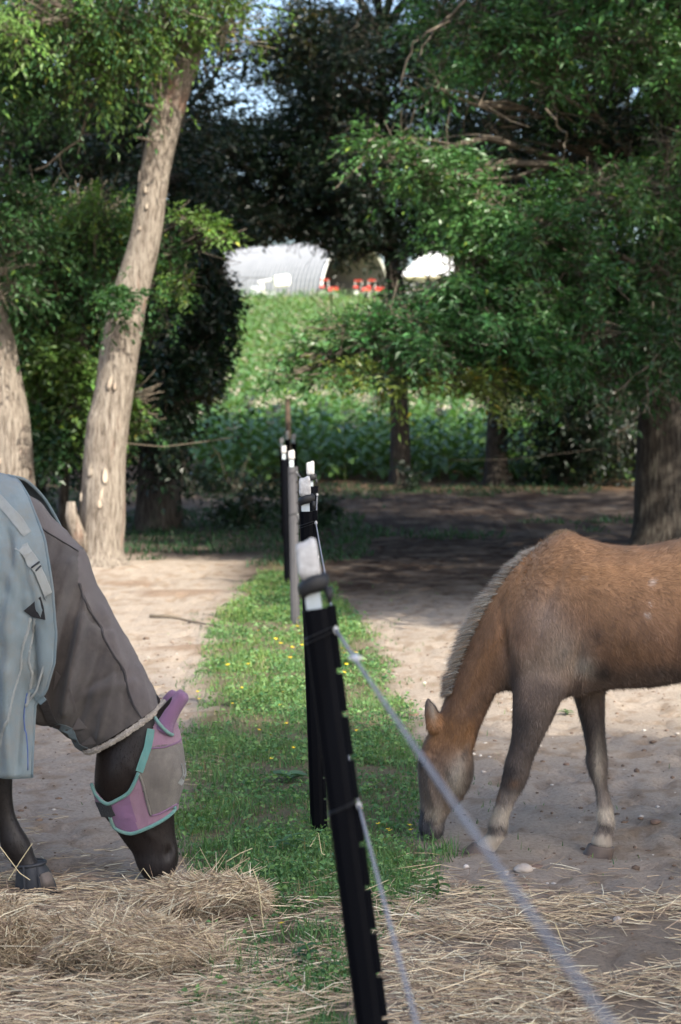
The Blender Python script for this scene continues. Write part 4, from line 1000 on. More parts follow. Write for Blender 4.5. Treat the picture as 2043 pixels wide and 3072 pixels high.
def loose_hay(name, n, sampler, zfun, label, Lr=(.06, .26), Wr=(.0009, .0020), tilt=.13, ax=0.0, spread=1.0):
    x, y, dens = sampler(n); k = rng.random(len(x)) < dens; x, y = x[k], y[k]; n = len(x)
    an = ax + rng.normal(size=n) * spread; d = unit(np.stack([np.cos(an), np.sin(an), rng.normal(size=n) * tilt], -1))
    pos = np.stack([x, y, ground_z(x, y) + zfun(x, y, n)], -1)
    V, Fc, C = straws(pos, d, rng.uniform(*Lr, n) * rng.uniform(.4, 1, n), rng.uniform(*Wr, n), hay_col(n, .05))
    o = add_mesh(name, mesh_arrays(name, V, Fc, M_hay, C)); return tag(o, label, 'hay', None, 'stuff')
def samp_right(n):
    x = rng.uniform(-.32, 1.45, n); y = rng.uniform(4.4, 6.75, n)
    e = smooth(6.6, 5.6, y + .45 * fbm(x * 2.5, y * 2.5, 0, 3, 71)) * smooth(-.30, .12, x + .1 * fbm(y * 4, x * 4, 0, 2, 72) + .18 * smooth(5.6, 6.2, y) * -1 + .1)
    return x, y, np.clip(e * (.50 + 1.3 * fbm(x * 2.6, y * 3.4, 0, 3, 73)) + .015 * (y < 6.9), 0, 1)
loose_hay('strewn_hay', 30000, samp_right, lambda x, y, n: rng.random(n) ** 1.6 * .035 * (1 + fbm(x * 3, y * 3, 0, 2, 73)), 'loose straw-coloured hay strewn thickly over the sand right of the near post', ax=.08, spread=.95)
def samp_left(n):
    x = rng.uniform(-1.35, -.1, n); y = rng.uniform(4.4, 6.6, n)
    e = smooth(6.35, 5.7, y + .3 * fbm(x * 2.5, y * 2.5, 0, 3, 74) + .25 * smooth(-.8, -.5, x) - .2) * smooth(-.12, -.45, x - .10 * fbm(y * 4, x * 4, 0, 2, 75) + .25 * smooth(5.0, 5.6, y) - .2)
    return x, y, np.clip(e * (.9 + .6 * fbm(x * 3, y * 3, 0, 2, 76)), 0, 1)
loose_hay('strewn_hay', 22000, samp_left, lambda x, y, n: rng.random(n) ** 1.5 * .04, 'loose hay strewn round the hay piles at the lower left', ax=.15, spread=.7)
def samp_sparse(n):
    x = rng.uniform(-1.3, -.55, n); y = rng.uniform(6.2, 11.5, n)
    e = smooth(.05, .5, fbm(x * 1.6, y * .8, 0, 3, 77) + .12) * .9
    return x, y, e
loose_hay('hay_wisps', 2600, samp_sparse, lambda x, y, n: rng.random(n) * .006, 'thin wisps of old hay trodden into the sand left of the grass', Lr=(.04, .16), Wr=(.0008, .0016), tilt=.04, ax=.1, spread=.9)

def hay_pile(px0, px1, py_top, py_base, Y, depth, label, n, ax=.35, spread=.35, seed=5, lean=0):
    a = P(px0, py_base, Y); b = P(px1, py_base, Y); cx_ = (a.x + b.x) / 2; rx = (b.x - a.x) / 2; hz = P(cx_, py_top, Y).z
    hz = P((px0 + px1) / 2, py_top, Y + depth * .2).z; e = empty('hay_pile', (cx_, Y, 0), label, 'hay pile')
    nu, nv = 60, 26; u = np.linspace(0, 2 * math.pi, nu, endpoint=False); v = np.linspace(0, 1, nv)
    UU, VV_ = np.meshgrid(u, v); r = np.sin(VV_ * math.pi * .5) ** .75; zz = np.cos(VV_ * math.pi * .5) ** .65
    r2 = r * (1 + .16 * fbm(np.cos(UU) * 1.5, np.sin(UU) * 1.5, seed, 3, seed))
    X = cx_ + rx * r2 * np.cos(UU); Yq = Y + depth * r2 * np.sin(UU); Z = hz * zz * (1 + .35 * fbm(X * 5, Yq * 5, seed, 3, seed + 1) + lean * (X - cx_) / rx) - .01
    V = np.stack([X, Yq, Z], -1).reshape(-1, 3); V += fbm(V[:, 0] * 22, V[:, 1] * 22, V[:, 2] * 22, 3, seed)[:, None] * .018
    i, k = np.meshgrid(np.arange(nv - 1), np.arange(nu)); i = i.ravel(); k = k.ravel(); k2 = (k + 1) % nu
    Fc = np.stack([i * nu + k, i * nu + k2, (i + 1) * nu + k2, (i + 1) * nu + k], -1)[:, ::-1]
    add_mesh('core', mesh_arrays('core', V, Fc, M_hay, np.tile(np.array([.085, .062, .040]), (len(V), 1)), True), e)  # dark colour stands for the shade between the stems
    idx = rng.integers(0, len(Fc), n); w = rng.dirichlet([1, 1, 1, 1], n); pos = (V[Fc[idx]] * w[:, :, None]).sum(1)
    fn = unit(np.cross(V[Fc[idx, 1]] - V[Fc[idx, 0]], V[Fc[idx, 3]] - V[Fc[idx, 0]])); fn = np.where(fn[:, 2:3] < -.2, -fn, fn)
    lay = fbm(pos[:, 0] * 4, pos[:, 1] * 4, pos[:, 2] * 6, 2, seed + 2)
    an = ax + lay * 1.2 + rng.normal(size=n) * spread; d = np.stack([np.cos(an), np.sin(an), rng.normal(size=n) * .12], -1)
    d = unit(d - fn * (d * fn).sum(-1, keepdims=True) * .85 + rng.normal(size=(n, 3)) * .12)
    front = (fn[:, 1] < -.35) & (fn[:, 2] < .6)
    L = rng.uniform(.04, .17, n); L = np.where(front, L * .55, L)
    d = np.where(front[:, None], unit(d + np.array([0, -.5, 0]) + rng.normal(size=(n, 3)) * .45), d)
    pos = pos + fn * rng.uniform(-.006, .014, (n, 1))
    c = hay_col(n, .02) * np.where(front, .62, 1.0)[:, None]  # shade of the hollow front put into the straw colour
    V2, F2, C2 = straws(pos, d, L, rng.uniform(.0007, .0016, n), c, .2)
    m = n // 110; ii_ = rng.integers(0, n, m); d3 = unit(d[ii_] + rng.normal(size=(m, 3)) * .6 + [0, 0, .25]); V3, F3, C3 = straws(pos[ii_] + d3 * .04, d3, rng.uniform(.10, .24, m), rng.uniform(.0009, .0017, m), hay_col(m, .25), .12)
    o = add_mesh('straw', mesh_arrays('straw', np.concatenate([V2, V3]), np.concatenate([F2, F3 + len(V2)]), M_hay, np.concatenate([C2, C3])), e); o['kind'] = 'stuff'
    return e
hay_pile(400, 790, 2645, 2800, 5.96, .14, 'tufty flake of hay right under the dark horse muzzle', 15000, .5, .35, 5, .38)
hay_pile(170, 660, 2775, 2975, 5.40, .16, 'broken hay flake at the front left, cut stems facing the viewer', 15000, .25, .5, 11)
hay_pile(-230, 90, 2700, 2900, 5.5, .22, 'hay heap cut off by the left edge below the hoof boot', 9000, 1.2, .5, 17)
hay_pile(220, 520, 2770, 2850, 5.75, .16, 'flattened hay heap between the two larger hay flakes', 5000, .3, .6, 23)
hay_pile(100, 360, 2765, 2840, 5.75, .12, 'low tangle of hay a little in front of the hoof boot', 3000, .3, .8, 29)
# single long stalks standing out
mb = MB()
for pl in ([(25, 2640), (60, 2585), (97, 2530)], [(405, 2640), (430, 2605), (470, 2660)], [(680, 2585), (720, 2560), (757, 2545)], [(90, 2640), (60, 2620), (0, 2540)], [(790, 2780), (775, 2650), (760, 2610)], [(575, 2840), (590, 2970), (600, 2960)], [(590, 2960), (620, 2880), (650, 2845)], [(1165, 2640), (1120, 2660), (1060, 2685)],
           [(1180, 2800), (1200, 2770), (1235, 2700)], [(1665, 2770), (1700, 2860), (1712, 2930)], [(1365, 2890), (1390, 2960), (1400, 3000)], [(930, 2540), (955, 2500), (965, 2560), (975, 2565)]):
    Yq = 6.1 if pl[0][1] < 2700 else 5.6
    mb.tube([P(a_, b_, Yq) for a_, b_ in pl], .0015, 4)
tag(mb.build('long_hay_stalks', M_hay), 'long single hay stalks sticking up from the hay', 'hay', None, 'stuff')
mc = bpy.data.objects['long_hay_stalks'].data; ca = mc.color_attributes.new('tint', 'FLOAT_COLOR', 'POINT'); ca.data.foreach_set('color', np.tile(np.array([.6, .5, .3, 1], np.float32), len(mc.vertices)))

# ---- stones and dung crumbs
M_stone = mat_simple('pale_stone', (.48, .42, .36), (.34, .28, .23), 25, .85, .5, .004)
M_stone2 = mat_simple('brown_stone', (.20, .13, .10), (.12, .08, .06), 25, .85, .5, .004)
def stone(px, py, wpx, hpx, label, m, sd=0):
    g = G(px, py); k = g.y / F; bm = bmesh.new(); bmesh.ops.create_icosphere(bm, subdivisions=3, radius=1)
    for v_ in bm.verts:
        nz = float(fbm(v_.co.x * 1.5 + sd, v_.co.y * 1.5, v_.co.z * 1.5, 3, 80)); v_.co *= 1 + .3 * nz
        v_.co = Vector((v_.co.x * wpx * k / 2, v_.co.y * wpx * k * .4, v_.co.z * hpx * k * .55))
    me = bpy.data.meshes.new('stone'); bm.to_mesh(me); bm.free(); me.materials.append(m); me.polygons.foreach_set('use_smooth', [True] * len(me.polygons))
    o = add_mesh('stone', me); o.location = g + Vector((0, 0, hpx * k * .2)); o.rotation_euler = (0, 0, sd); tag(o, label, 'stone')
stone(1570, 2612, 75, 26, 'pale flat stone in the sand just below the pony hooves', M_stone, 1.2)
stone(1608, 2600, 46, 18, 'reddish brown stone touching the pale flat stone', M_stone2, .4)
stone(1515, 2626, 24, 14, 'small pale stone under the rope left of the flat stone', M_stone, 2)
stone(1965, 2476, 36, 15, 'brown stone on the sand right of the pony far hoof', M_stone2, .2)
stone(1698, 2295, 20, 10, 'little grey stone behind the pony near knee', M_stone2, 3)
stone(1575, 2665, 30, 18, 'lump of dark clod below the pale flat stone', M_stone2, 5)
stone(1852, 2768, 36, 26, 'grey stone lying in the strewn hay', M_stone, 4)
stone(1450, 2312, 16, 10, 'white pebble on the sand near the pony jaw', M_stone, 6)
stone(228, 2680, 10, 8, 'dark pebble right of the hoof boot', M_stone2, 6)
n = 2800; x = rng.uniform(-1.6, 2.2, n); y = rng.uniform(5.6, 14, n); k = (x < strip_l(y) - .05) | (x > strip_r(y) + .05); x, y = x[k], y[k]; n = len(x)
ico = bmesh.new(); bmesh.ops.create_icosphere(ico, subdivisions=1, radius=1); iv = np.array([v_.co for v_ in ico.verts]); ifc = np.array([[v_.index for v_ in f.verts] for f in ico.faces]); ico.free()
sz = rng.gamma(2, .0022, n)[:, None, None]; V = iv[None] * sz * rng.uniform(.6, 1.5, (n, 1, 3)) * [1.3, 1, .7] + np.stack([x, y, ground_z(x, y) + .001], -1)[:, None, :]
cc = np.where(rng.random((n, 1)) < .85, np.array([.15, .10, .07]), np.array([.5, .45, .4])) * rng.uniform(.7, 1.2, (n, 1))
tag(add_mesh('pebbles', mesh_arrays('pebbles', V.reshape(-1, 3), (ifc[None] + (np.arange(n) * len(iv))[:, None, None]).reshape(-1, 3), M_hay, np.repeat(cc, len(iv), 0), True)), 'crumbs of dung and small pebbles scattered over the sand', 'pebbles', None, 'stuff')
# fallen stick on sunlit sand
mb = MB(); mb.tube([G(a_, b_) + Vector((0, 0, .02)) for a_, b_ in ((448, 1855), (515, 1857), (560, 1868), (610, 1880), (680, 1888))], [.016, .013, .009, .007, .004], 7)
tag(mb.build('fallen_stick', M_twig, None, True), 'thin fallen stick lying on the sunlit sand left of the grass', 'stick')

# ------------------------------------------------------------------ fence
M_sleeve = mat_simple('black_sleeve', (.003, .0035, .0055), (.002, .0022, .0035), 18, .5, .15, .001, (1, 1, .2), 0, .05)
M_sleeve_g = mat_simple('weathered_sleeve', (.085, .082, .088), (.045, .044, .05), 18, .5, .3, .001, (1, 1, .12))
M_cap = mat_simple('white_cap', (.62, .62, .61), (.34, .32, .31), 55, .6, .3, .001)
M_neck = mat_simple('galvanised_neck', (.50, .56, .60), (.36, .40, .40), 20, .5, .15, .001, (1, 1, .3))
M_strap = mat_simple('black_rubber', (.012, .012, .013), (.008, .008, .009), 30, .6, .2)
M_wire = mat_simple('tie_wire', (.05, .055, .06), (.03, .03, .035), 30, .4, 0, metal=.6)
M_insul = mat_simple('white_insulator', (.7, .7, .7), None, 30, .4, 0)
M_rope = None
def fence_post(x, y, lean, label, sleeve=M_sleeve, h=1.372, neck=True, rot=0, capm=M_cap, sc=1.0, tie=True, strap=True, leany=0.0, detail=True):
    z = float(ground_z(x, y)); e = empty('fence_post', (x, y, z), label, 'fence post', 'electric fence posts in a row')
    ax_ = Vector((lean, leany, h)); up = ax_.normalized(); rt = Vector((math.cos(rot), math.sin(rot), 0)); rt = (rt - up * rt.dot(up)).normalized(); bk = up.cross(rt)
    Rm = Matrix((rt, bk, up)).transposed(); o0 = Vector((x, y, z))
    def W(a, b, c): return o0 + rt * a + bk * b + up * c
    hs = h - .128 if neck else h - .07
    # sleeve: rounded front, flat notched flange on its right edge
    mb = MB(); prof = [(-.029, -.004), (-.026, -.014), (-.014, -.021), (.006, -.022), (.018, -.017), (.022, -.008), (.022, .010), (-.006, .020), (-.024, .012)]
    V = []
    for zz in (-.05, .3, .6, .9, hs): V += [W(a * sc, b * sc, zz) for a, b in prof]
    n_ = len(prof); fs = []
    for i in range(4):
        for k in range(n_): k2 = (k + 1) % n_; fs.append((i * n_ + k, i * n_ + k2, (i + 1) * n_ + k2, (i + 1) * n_ + k))
    fs.append(tuple(range(n_))[::-1]); fs.append(tuple(4 * n_ + k for k in range(n_))); mb._add(V, fs)
    zz = -.02
    while zz < hs - .02:
        z1 = min(zz + .072, hs); mb.box(W(.026 * sc, -.002, (zz + z1) / 2), (.012 * sc, .012, z1 - zz), Rm)
        zz += .082
    mb.box(W(.0265 * sc, -.002, hs - .022), (.017 * sc, .020, .05), Rm)
    mb.build('sleeve', sleeve, e)
    mb = MB(); mb.box(W(-.006, 0, hs / 2 + h / 2 - .03), (.030 * sc, .010, h - hs), Rm, bev=.002); mb.box(W(-.006, .012, hs / 2 + h / 2 - .03), (.006, .026, h - hs), Rm); mb.build('steel_post', M_neck, e)
    mb = MB(); bm = bmesh.new(); bmesh.ops.create_cube(bm, size=1); bmesh.ops.subdivide_edges(bm, edges=list(bm.edges), cuts=4, use_grid_fill=True)
    cw, ch = .042 * sc, .070
    bm.verts.index_update(); vs_ = []
    for v_ in bm.verts:
        q = v_.co; rr_ = .80 if (abs(q.x) > .45 and abs(q.z) > .45) else 1
        vs_.append(W(-.006 + q.x * cw * (1 - .05 * q.z) * (.9 if abs(q.z) > .45 else 1), q.y * .024 * (.75 if abs(q.z) > .45 else 1) * (.8 if abs(q.x) > .45 else 1), h - ch / 2 + q.z * ch * rr_ ** .3 + (.007 * float(smooth(.0, .2, q.x)) if q.z > .2 else 0)))
    mb._add(vs_, [[v_.index for v_ in f.verts] for f in bm.faces]); bm.free(); mb.build('cap', capm, e, True)
    if strap:
        mb = MB(); prs = []
        for zz_, g_ in ((-.001, .9), (-.006, 1.12), (-.014, 1.2), (-.024, 1.14), (-.032, .95)):
            prs.append([W(-.003 + math.cos(t_) * .0245 * sc * g_ * (1.12 if math.cos(t_) > .3 else 1), math.sin(t_) * .019 * g_, h - .066 + zz_ + .006 * math.cos(t_) + .002 * math.sin(t_ * 3)) for t_ in np.linspace(0, 2 * math.pi, 16, endpoint=False)])
        mb._add([v_ for r_ in prs for v_ in r_], [(i * 16 + k, i * 16 + (k + 1) % 16, (i + 1) * 16 + (k + 1) % 16, (i + 1) * 16 + k) for i in range(4) for k in range(16)] + [tuple(range(16))[::-1], tuple(64 + k for k in range(16))])
        mb.tube([W(.024, -.008, h - .090), W(.026, -.010, h - .108), W(.023, -.010, h - .120)], [.010, .007, .003], 7); mb.build('rubber_strap', M_strap, e, True)
    if tie:
        for zt in (1.20, .868):
            mb = MB()
            for dz in (0, -.009 if zt > 1 else .004):
                ring = [W(a_ * sc * 1.06, b_ * sc * 1.1, zt + dz + .010 * a_ / .03) for a_, b_ in prof + [prof[0]]]; mb.tube(ring, .0014, 4, cap=False)
            mb.build('wire_tie', M_wire, e)
            mb = MB(); mb.box(W(.030 * sc, -.012, zt), (.010, .010, .016), Rm, bev=.003); mb.build('insulator', M_insul, e)
    return W(.030 * sc, -.014, 1.20), W(.030 * sc, -.014, .868)
posts = []
def post_px(px_top, px_base, Y, label, **kw):
    xb = P(px_base, 1276, Y).x; xt = P(px_top, 1276, Y).x
    return fence_post(xb, Y, xt - xb, label, **kw)
a1 = fence_post(.118, 3.42, -.180, 'near black fence post with mottled grey cap, leaning left, cut by the bottom edge', leany=.10)
a2 = post_px(918, 956, 7.1, 'second black sleeved fence post with a speckled white cap, its foot in the grass', sc=1.06)
a3 = post_px(934, 940, 9.9, 'black fence post with a clean white cap showing just right behind the second post', sc=1.0)
a4 = post_px(876, 885, 14.75, 'weathered grey sleeved fence post with a brightly sunlit cap', sleeve=M_sleeve_g, sc=1.2, strap=False)
a5 = post_px(853, 862, 18.2, 'thin black fence post half hidden behind the grey post', sc=1.1, tie=False, strap=False)
a6 = post_px(846, 852, 25.0, 'distant black fence post, leftmost of the last three', sc=1.3, tie=False, strap=False)
a7 = post_px(862, 864, 29.0, 'distant black fence post with two caps in the middle of the last three', sc=1.4, tie=False, strap=False)
a8 = post_px(882, 884, 27.0, 'distant dark fence post, rightmost of the last three', sc=1.3, tie=False, strap=False)
wp = P(863, 1276, 33); zt = P(863, 1197, 33).z
mb = MB(); gz_ = float(ground_z(wp.x, 33)); mb.tube([(wp.x, 33, gz_ - .2), (wp.x + .01, 33, (gz_ + zt) / 2), (wp.x, 33, zt)], [.055, .05, .045], 10); tag(mb.build('wooden_post', M_wood, None, True), 'brown round wooden post rising above the last fence posts', 'post')
# rope
M_rope, nt, p = new_mat('electric_rope')
v = obj_vec(nt); wv = nnode(nt, 'ShaderNodeTexWave', Scale=110.0, Distortion=1.5); wv.bands_direction = 'DIAGONAL'; nt.links.new(v, wv.inputs['Vector'])
nt.links.new(ramp(nt, wv.outputs['Fac'], [(.2, (.15, .145, .16)), (.6, (.42, .41, .42))]), p.inputs['Base Color']); p.inputs['Roughness'].default_value = .7
bump(nt, p, wv.outputs['Fac'], .6, .002)
def rope(pts, r, label, mat=None, name='fence_rope'):
    mb = MB(); out = []
    for i in range(len(pts) - 1):
        a_, b_ = Vector(pts[i]), Vector(pts[i + 1]); m_ = 14
        for k in range(m_): t = k / m_; out.append(a_.lerp(b_, t) - Vector((0, 0, 4 * t * (1 - t) * (a_ - b_).length * .002)))
    out.append(Vector(pts[-1])); mb.tube(out, r, 8, cap=True); return tag(mb.build(name, mat or M_rope, None, True), label, 'rope')
rope([a1[0], (.185, 1.25, 1.19), (.28, .2, 1.2)], .0031, 'upper pale electric rope crossing from the near post over the pony face')
rope([a1[1], (.092, 2.28, .868), (.20, .2, .86)], .0030, 'lower pale electric rope running down from the near post')
rope([a4[0], a3[0], a2[0], a1[0]], .0022, 'upper rope strung between the farther fence posts', M_rope)
rope([a4[1], a3[1], a2[1], a1[1]], .0020, 'lower rope strung between the farther fence posts', M_rope)
kp = a1[0].lerp(Vector((.185, 1.25, 1.19)), .175); mb = MB(); mb.tube([kp - Vector((.013, 0, -.001)), kp + Vector((.011, 0, .001))], .0032, 6); mb.tube([kp + Vector((0, .008, .004)), kp - Vector((0, .008, .004))], .0050, 8); tag(mb.build('rope_knot', M_insul, None, True), 'small white knot tied on the upper rope', 'knot')
rope([P(700, 1312, 24.5), P(490, 1340, 21.5), P(380, 1330, 20.6)], .007, 'sagging pale cord stretched from the leaning tree to the last posts', M_twig, 'cord')
rope([P(1340, 1380, 33), P(1540, 1378, 34), P(1800, 1345, 36)], .003, 'thin wire stretched in the shade before the tobacco', M_twig, 'cord')
# ------------------------------------------------------------------ horses
def cr_np(A, sub):
    A = np.asarray(A, float); out = []
    for i in range(len(A) - 1):
        p0, p1, p2, p3 = A[max(i - 1, 0)], A[i], A[i + 1], A[min(i + 2, len(A) - 1)]
        for k in range(sub):
            t = k / sub; out.append(.5 * ((2 * p1) + (p2 - p0) * t + (2 * p0 - 5 * p1 + 4 * p2 - p3) * t * t + (-p0 + 3 * p1 - 3 * p2 + p3) * t ** 3))
    out.append(A[-1]); return np.array(out)
def loft(secs, sub=6, n=28, ex=.9, grow=0.0):
    """secs: (ax,ay,bx,by,half_width,Y): a and b are the two outline points in photo pixels of a cross section; returns V, rings, n"""
    S = cr_np(secs, sub); V = []
    th = np.linspace(0, 2 * math.pi, n, endpoint=False); c, s = np.cos(th), np.sin(th)
    c = np.sign(c) * np.abs(c) ** ex; s = np.sign(s) * np.abs(s) ** ex
    for ax_, ay_, bx_, by_, w, Yc in S:
        a_, b_ = np.array(P(ax_, ay_, Yc)), np.array(P(bx_, by_, Yc)); m = (a_ + b_) / 2; h = (a_ - b_) / 2; L = np.linalg.norm(h); h = h * (L + grow) / (L + 1e-9)
        V.append(m + c[:, None] * h + s[:, None] * np.array([0, w + grow, 0]))
    return np.concatenate(V), len(S), n
def loft_faces(m, n, caps=True):
    i, k = np.meshgrid(np.arange(m - 1), np.arange(n)); i = i.ravel(); k = k.ravel(); k2 = (k + 1) % n
    return np.stack([i * n + k, i * n + k2, (i + 1) * n + k2, (i + 1) * n + k], -1)
def fuse(name, lofts, voxel=.011, smooth_it=4, bumps=(), Yc=7.0, soften=()):
    mb = MB()
    for L in lofts:
        V, m, n = L; fs = [tuple(f) for f in loft_faces(m, n)] + [tuple(range(n))[::-1], tuple((m - 1) * n + k for k in range(n))]
        mb._add(V, fs)
    me = bpy.data.meshes.new(name); me.from_pydata(mb.v, [], mb.f); me.update()
    bm = bmesh.new(); bm.from_mesh(me); 
    bmesh.ops.recalc_face_normals(bm, faces=bm.faces); bm.to_mesh(me); bm.free()
    o = bpy.data.objects.new(name, me); COL.objects.link(o)
    md = o.modifiers.new('r', 'REMESH'); md.mode = 'VOXEL'; md.voxel_size = voxel; md.adaptivity = 0
    sm = o.modifiers.new('s', 'SMOOTH'); sm.iterations = smooth_it; sm.factor = .5
    dg = bpy.context.evaluated_depsgraph_get(); ev = o.evaluated_get(dg); me2 = bpy.data.meshes.new_from_object(ev)
    bpy.data.objects.remove(o); bpy.data.meshes.remove(me)
    k = len(me2.vertices); V = np.empty(k * 3, np.float32); me2.vertices.foreach_get('co', V); V = V.reshape(-1, 3).astype(float)
    N = np.empty(k * 3, np.float32); me2.vertex_normals.foreach_get('vector', N); N = N.reshape(-1, 3)
    if bumps:
        px, py = PINV(V); near = V[:, 1] < Yc
        for (bx, by, rx, ry, amp, rot, side) in bumps:
            dx, dy = px - bx, py - by; ca, sa = math.cos(rot), math.sin(rot); u = dx * ca + dy * sa; v_ = -dx * sa + dy * ca
            g = np.exp(-(u / rx) ** 2 - (v_ / ry) ** 2) * amp
            if side: g = g * (near if side > 0 else ~near)
            V += N * (g * np.clip(np.abs(N[:, 1]) * 1.4, 0, 1))[:, None]
        me2.vertices.foreach_set('co', V.astype(np.float32).ravel()); me2.update()
    if soften:
        E = np.empty(len(me2.edges) * 2, np.int32); me2.edges.foreach_get('vertices', E); E = E.reshape(-1, 2); px, py = PINV(V); W_ = np.zeros(k)
        for (cx_, cy_, rx, ry) in soften: W_ = np.maximum(W_, np.exp(-((px - cx_) / rx) ** 4 - ((py - cy_) / ry) ** 4))
        W_ *= V[:, 1] < Yc + .02; deg = np.bincount(E.ravel(), minlength=k)[:, None].clip(1)
        for _ in range(45):
            S_ = np.zeros_like(V)
            for a_ in range(3): S_[:, a_] = np.bincount(E[:, 0], V[E[:, 1], a_], k) + np.bincount(E[:, 1], V[E[:, 0], a_], k)
            V = V + (S_ / deg - V) * (.6 * W_)[:, None]
        me2.vertices.foreach_set('co', V.astype(np.float32).ravel()); me2.update()
    me2.polygons.foreach_set('use_smooth', [True] * len(me2.polygons)); me2.name = name
    return me2
def mesh_np(me):
    k = len(me.vertices); V = np.empty(k * 3, np.float32); me.vertices.foreach_get('co', V); N = np.empty(k * 3, np.float32); me.vertex_normals.foreach_get('vector', N)
    return V.reshape(-1, 3).astype(float), N.reshape(-1, 3).astype(float)
def set_tint(me, col):
    a = me.color_attributes.get('tint') or me.color_attributes.new('tint', 'FLOAT_COLOR', 'POINT')
    a.data.foreach_set('color', np.concatenate([np.clip(col, 0, 1), np.ones((len(col), 1))], 1).astype(np.float32).ravel())
def fur(name, me, n, flow, parent, mat, Lr=(.010, .024), W=.0007, lift=.22, tintf=1.0, sel=None):
    V, N = mesh_np(me); me.calc_loop_triangles(); T = np.empty(len(me.loop_triangles) * 3, np.int32); me.loop_triangles.foreach_get('vertices', T); T = T.reshape(-1, 3)
    C = np.empty(len(V) * 4, np.float32); me.color_attributes['tint'].data.foreach_get('color', C); C = C.reshape(-1, 4)[:, :3]
    A = np.linalg.norm(np.cross(V[T[:, 1]] - V[T[:, 0]], V[T[:, 2]] - V[T[:, 0]]), axis=1)
    if sel is not None: A = A * sel(V[T].mean(1))
    ti = rng.choice(len(T), n, p=A / A.sum()); w = rng.dirichlet([1, 1, 1], n)[:, :, None]
    p_ = (V[T[ti]] * w).sum(1); nn = unit((N[T[ti]] * w).sum(1)); c = (C[T[ti]] * w).sum(1) * rng.uniform(.72, 1.35, (n, 1)) * tintf
    c = c * (1 + .45 * fbm(p_[:, 0] * 26, p_[:, 1] * 12, p_[:, 2] * 14, 3, 131))[:, None]
    f = flow(p_); d = unit(f - nn * (f * nn).sum(-1, keepdims=True) + rng.normal(size=(n, 3)) * .22); d = unit(d + nn * lift)
    L = rng.uniform(*Lr, n)[:, None]; s = unit(np.cross(d, nn)) * W * 1.6
    V2 = np.stack([p_ - s - nn * .001, p_ + s - nn * .001, p_ + d * L - nn * L * .08], 1).reshape(-1, 3); i = np.arange(n) * 3
    o = add_mesh(name, mesh_arrays(name, V2, np.stack([i, i + 1, i + 2], -1), mat, np.repeat(c, 3, 0)), parent); o['kind'] = 'stuff'; return o

M_coat = mat_tint('pony_coat', .75, .25, 70, .16, .35, .004, (1, 1, .35), .15)
M_hair = mat_tint('horse_hair', .6, .35, 30, .15, .0, .001)
M_hair_d = mat_tint('dark_hair', .6, .15, 30, .15, .0, .001)
M_dcoat = mat_tint('dark_coat', .5, .35, 60, .2, .25, .002, (1, 1, .4))
M_hoof = mat_simple('hoof_horn', (.14, .10, .078), (.06, .046, .04), 18, .6, .3, .002, (1, 1, .5))
M_eye = mat_simple('eye_ball', (.012, .008, .006), None, 5, .08, 0)

# ---- palomino pony on the right
YP = 7.09; YN = YP - .12; YFa = YP + .10
pony = empty('palomino_pony', (P(2000, 1276, YP).x, YP, 0), 'sandy brown palomino pony grazing right of the fence with a short grey mane', 'horse')
torso = loft([(1486, 1900, 1500, 1985, .05, YP), (1502, 1800, 1522, 2058, .12, YP), (1548, 1722, 1576, 2092, .165, YP), (1610, 1640, 1650, 2092, .19, YP), (1690, 1594, 1730, 2082, .21, YP), (1750, 1612, 1775, 2072, .225, YP), (1830, 1634, 1850, 2062, .25, YP), (1930, 1638, 1940, 2058, .265, YP),
    (2040, 1618, 2045, 2040, .265, YP), (2160, 1596, 2160, 2006, .25, YP), (2290, 1618, 2275, 1985, .235, YP), (2390, 1680, 2370, 1960, .20, YP), (2440, 1780, 2430, 1900, .10, YP)], 5, 36, .92)
neck = loft([(1700, 1612, 1640, 2050, .12, YP), (1610, 1646, 1560, 2066, .135, YP), (1530, 1712, 1512, 2068, .125, YP), (1462, 1800, 1492, 2072, .105, YP), (1408, 1905, 1468, 2118, .088, YP + .01), (1366, 2010, 1440, 2180, .076, YP + .02), (1335, 2095, 1425, 2232, .068, YP + .03), (1312, 2160, 1405, 2270, .066, YP + .04)], 6, 32, .95)
YH = YP + .05
head = loft([(1330, 2128, 1402, 2212, .052, YH), (1306, 2158, 1416, 2250, .066, YH), (1282, 2205, 1421, 2290, .078, YH), (1262, 2255, 1420, 2325, .084, YH), (1254, 2300, 1408, 2362, .080, YH), (1256, 2350, 1384, 2398, .066, YH), (1260, 2400, 1352, 2432, .053, YH), (1260, 2440, 1336, 2462, .046, YH), (1256, 2475, 1332, 2486, .048, YH), (1262, 2502, 1326, 2508, .040, YH), (1280, 2518, 1314, 2520, .020, YH)], 6, 28, .92)
legA = loft([(1580, 1900, 1700, 1890, .03, YN + .06), (1548, 1980, 1716, 1970, .055, YN + .035), (1534, 2050, 1712, 2040, .068, YN + .012), (1536, 2110, 1692, 2088, .068, YN), (1536, 2160, 1662, 2150, .060, YN), (1532, 2225, 1626, 2222, .048, YN), (1516, 2280, 1598, 2284, .041, YN), (1508, 2318, 1586, 2332, .041, YN), (1502, 2350, 1572, 2362, .034, YN), (1488, 2395, 1545, 2408, .026, YN), (1475, 2440, 1528, 2450, .025, YN),
    (1462, 2474, 1523, 2488, .033, YN), (1462, 2500, 1514, 2514, .034, YN), (1440, 2520, 1494, 2544, .030, YN), (1424, 2532, 1482, 2562, .034, YN)], 5, 20, 1)
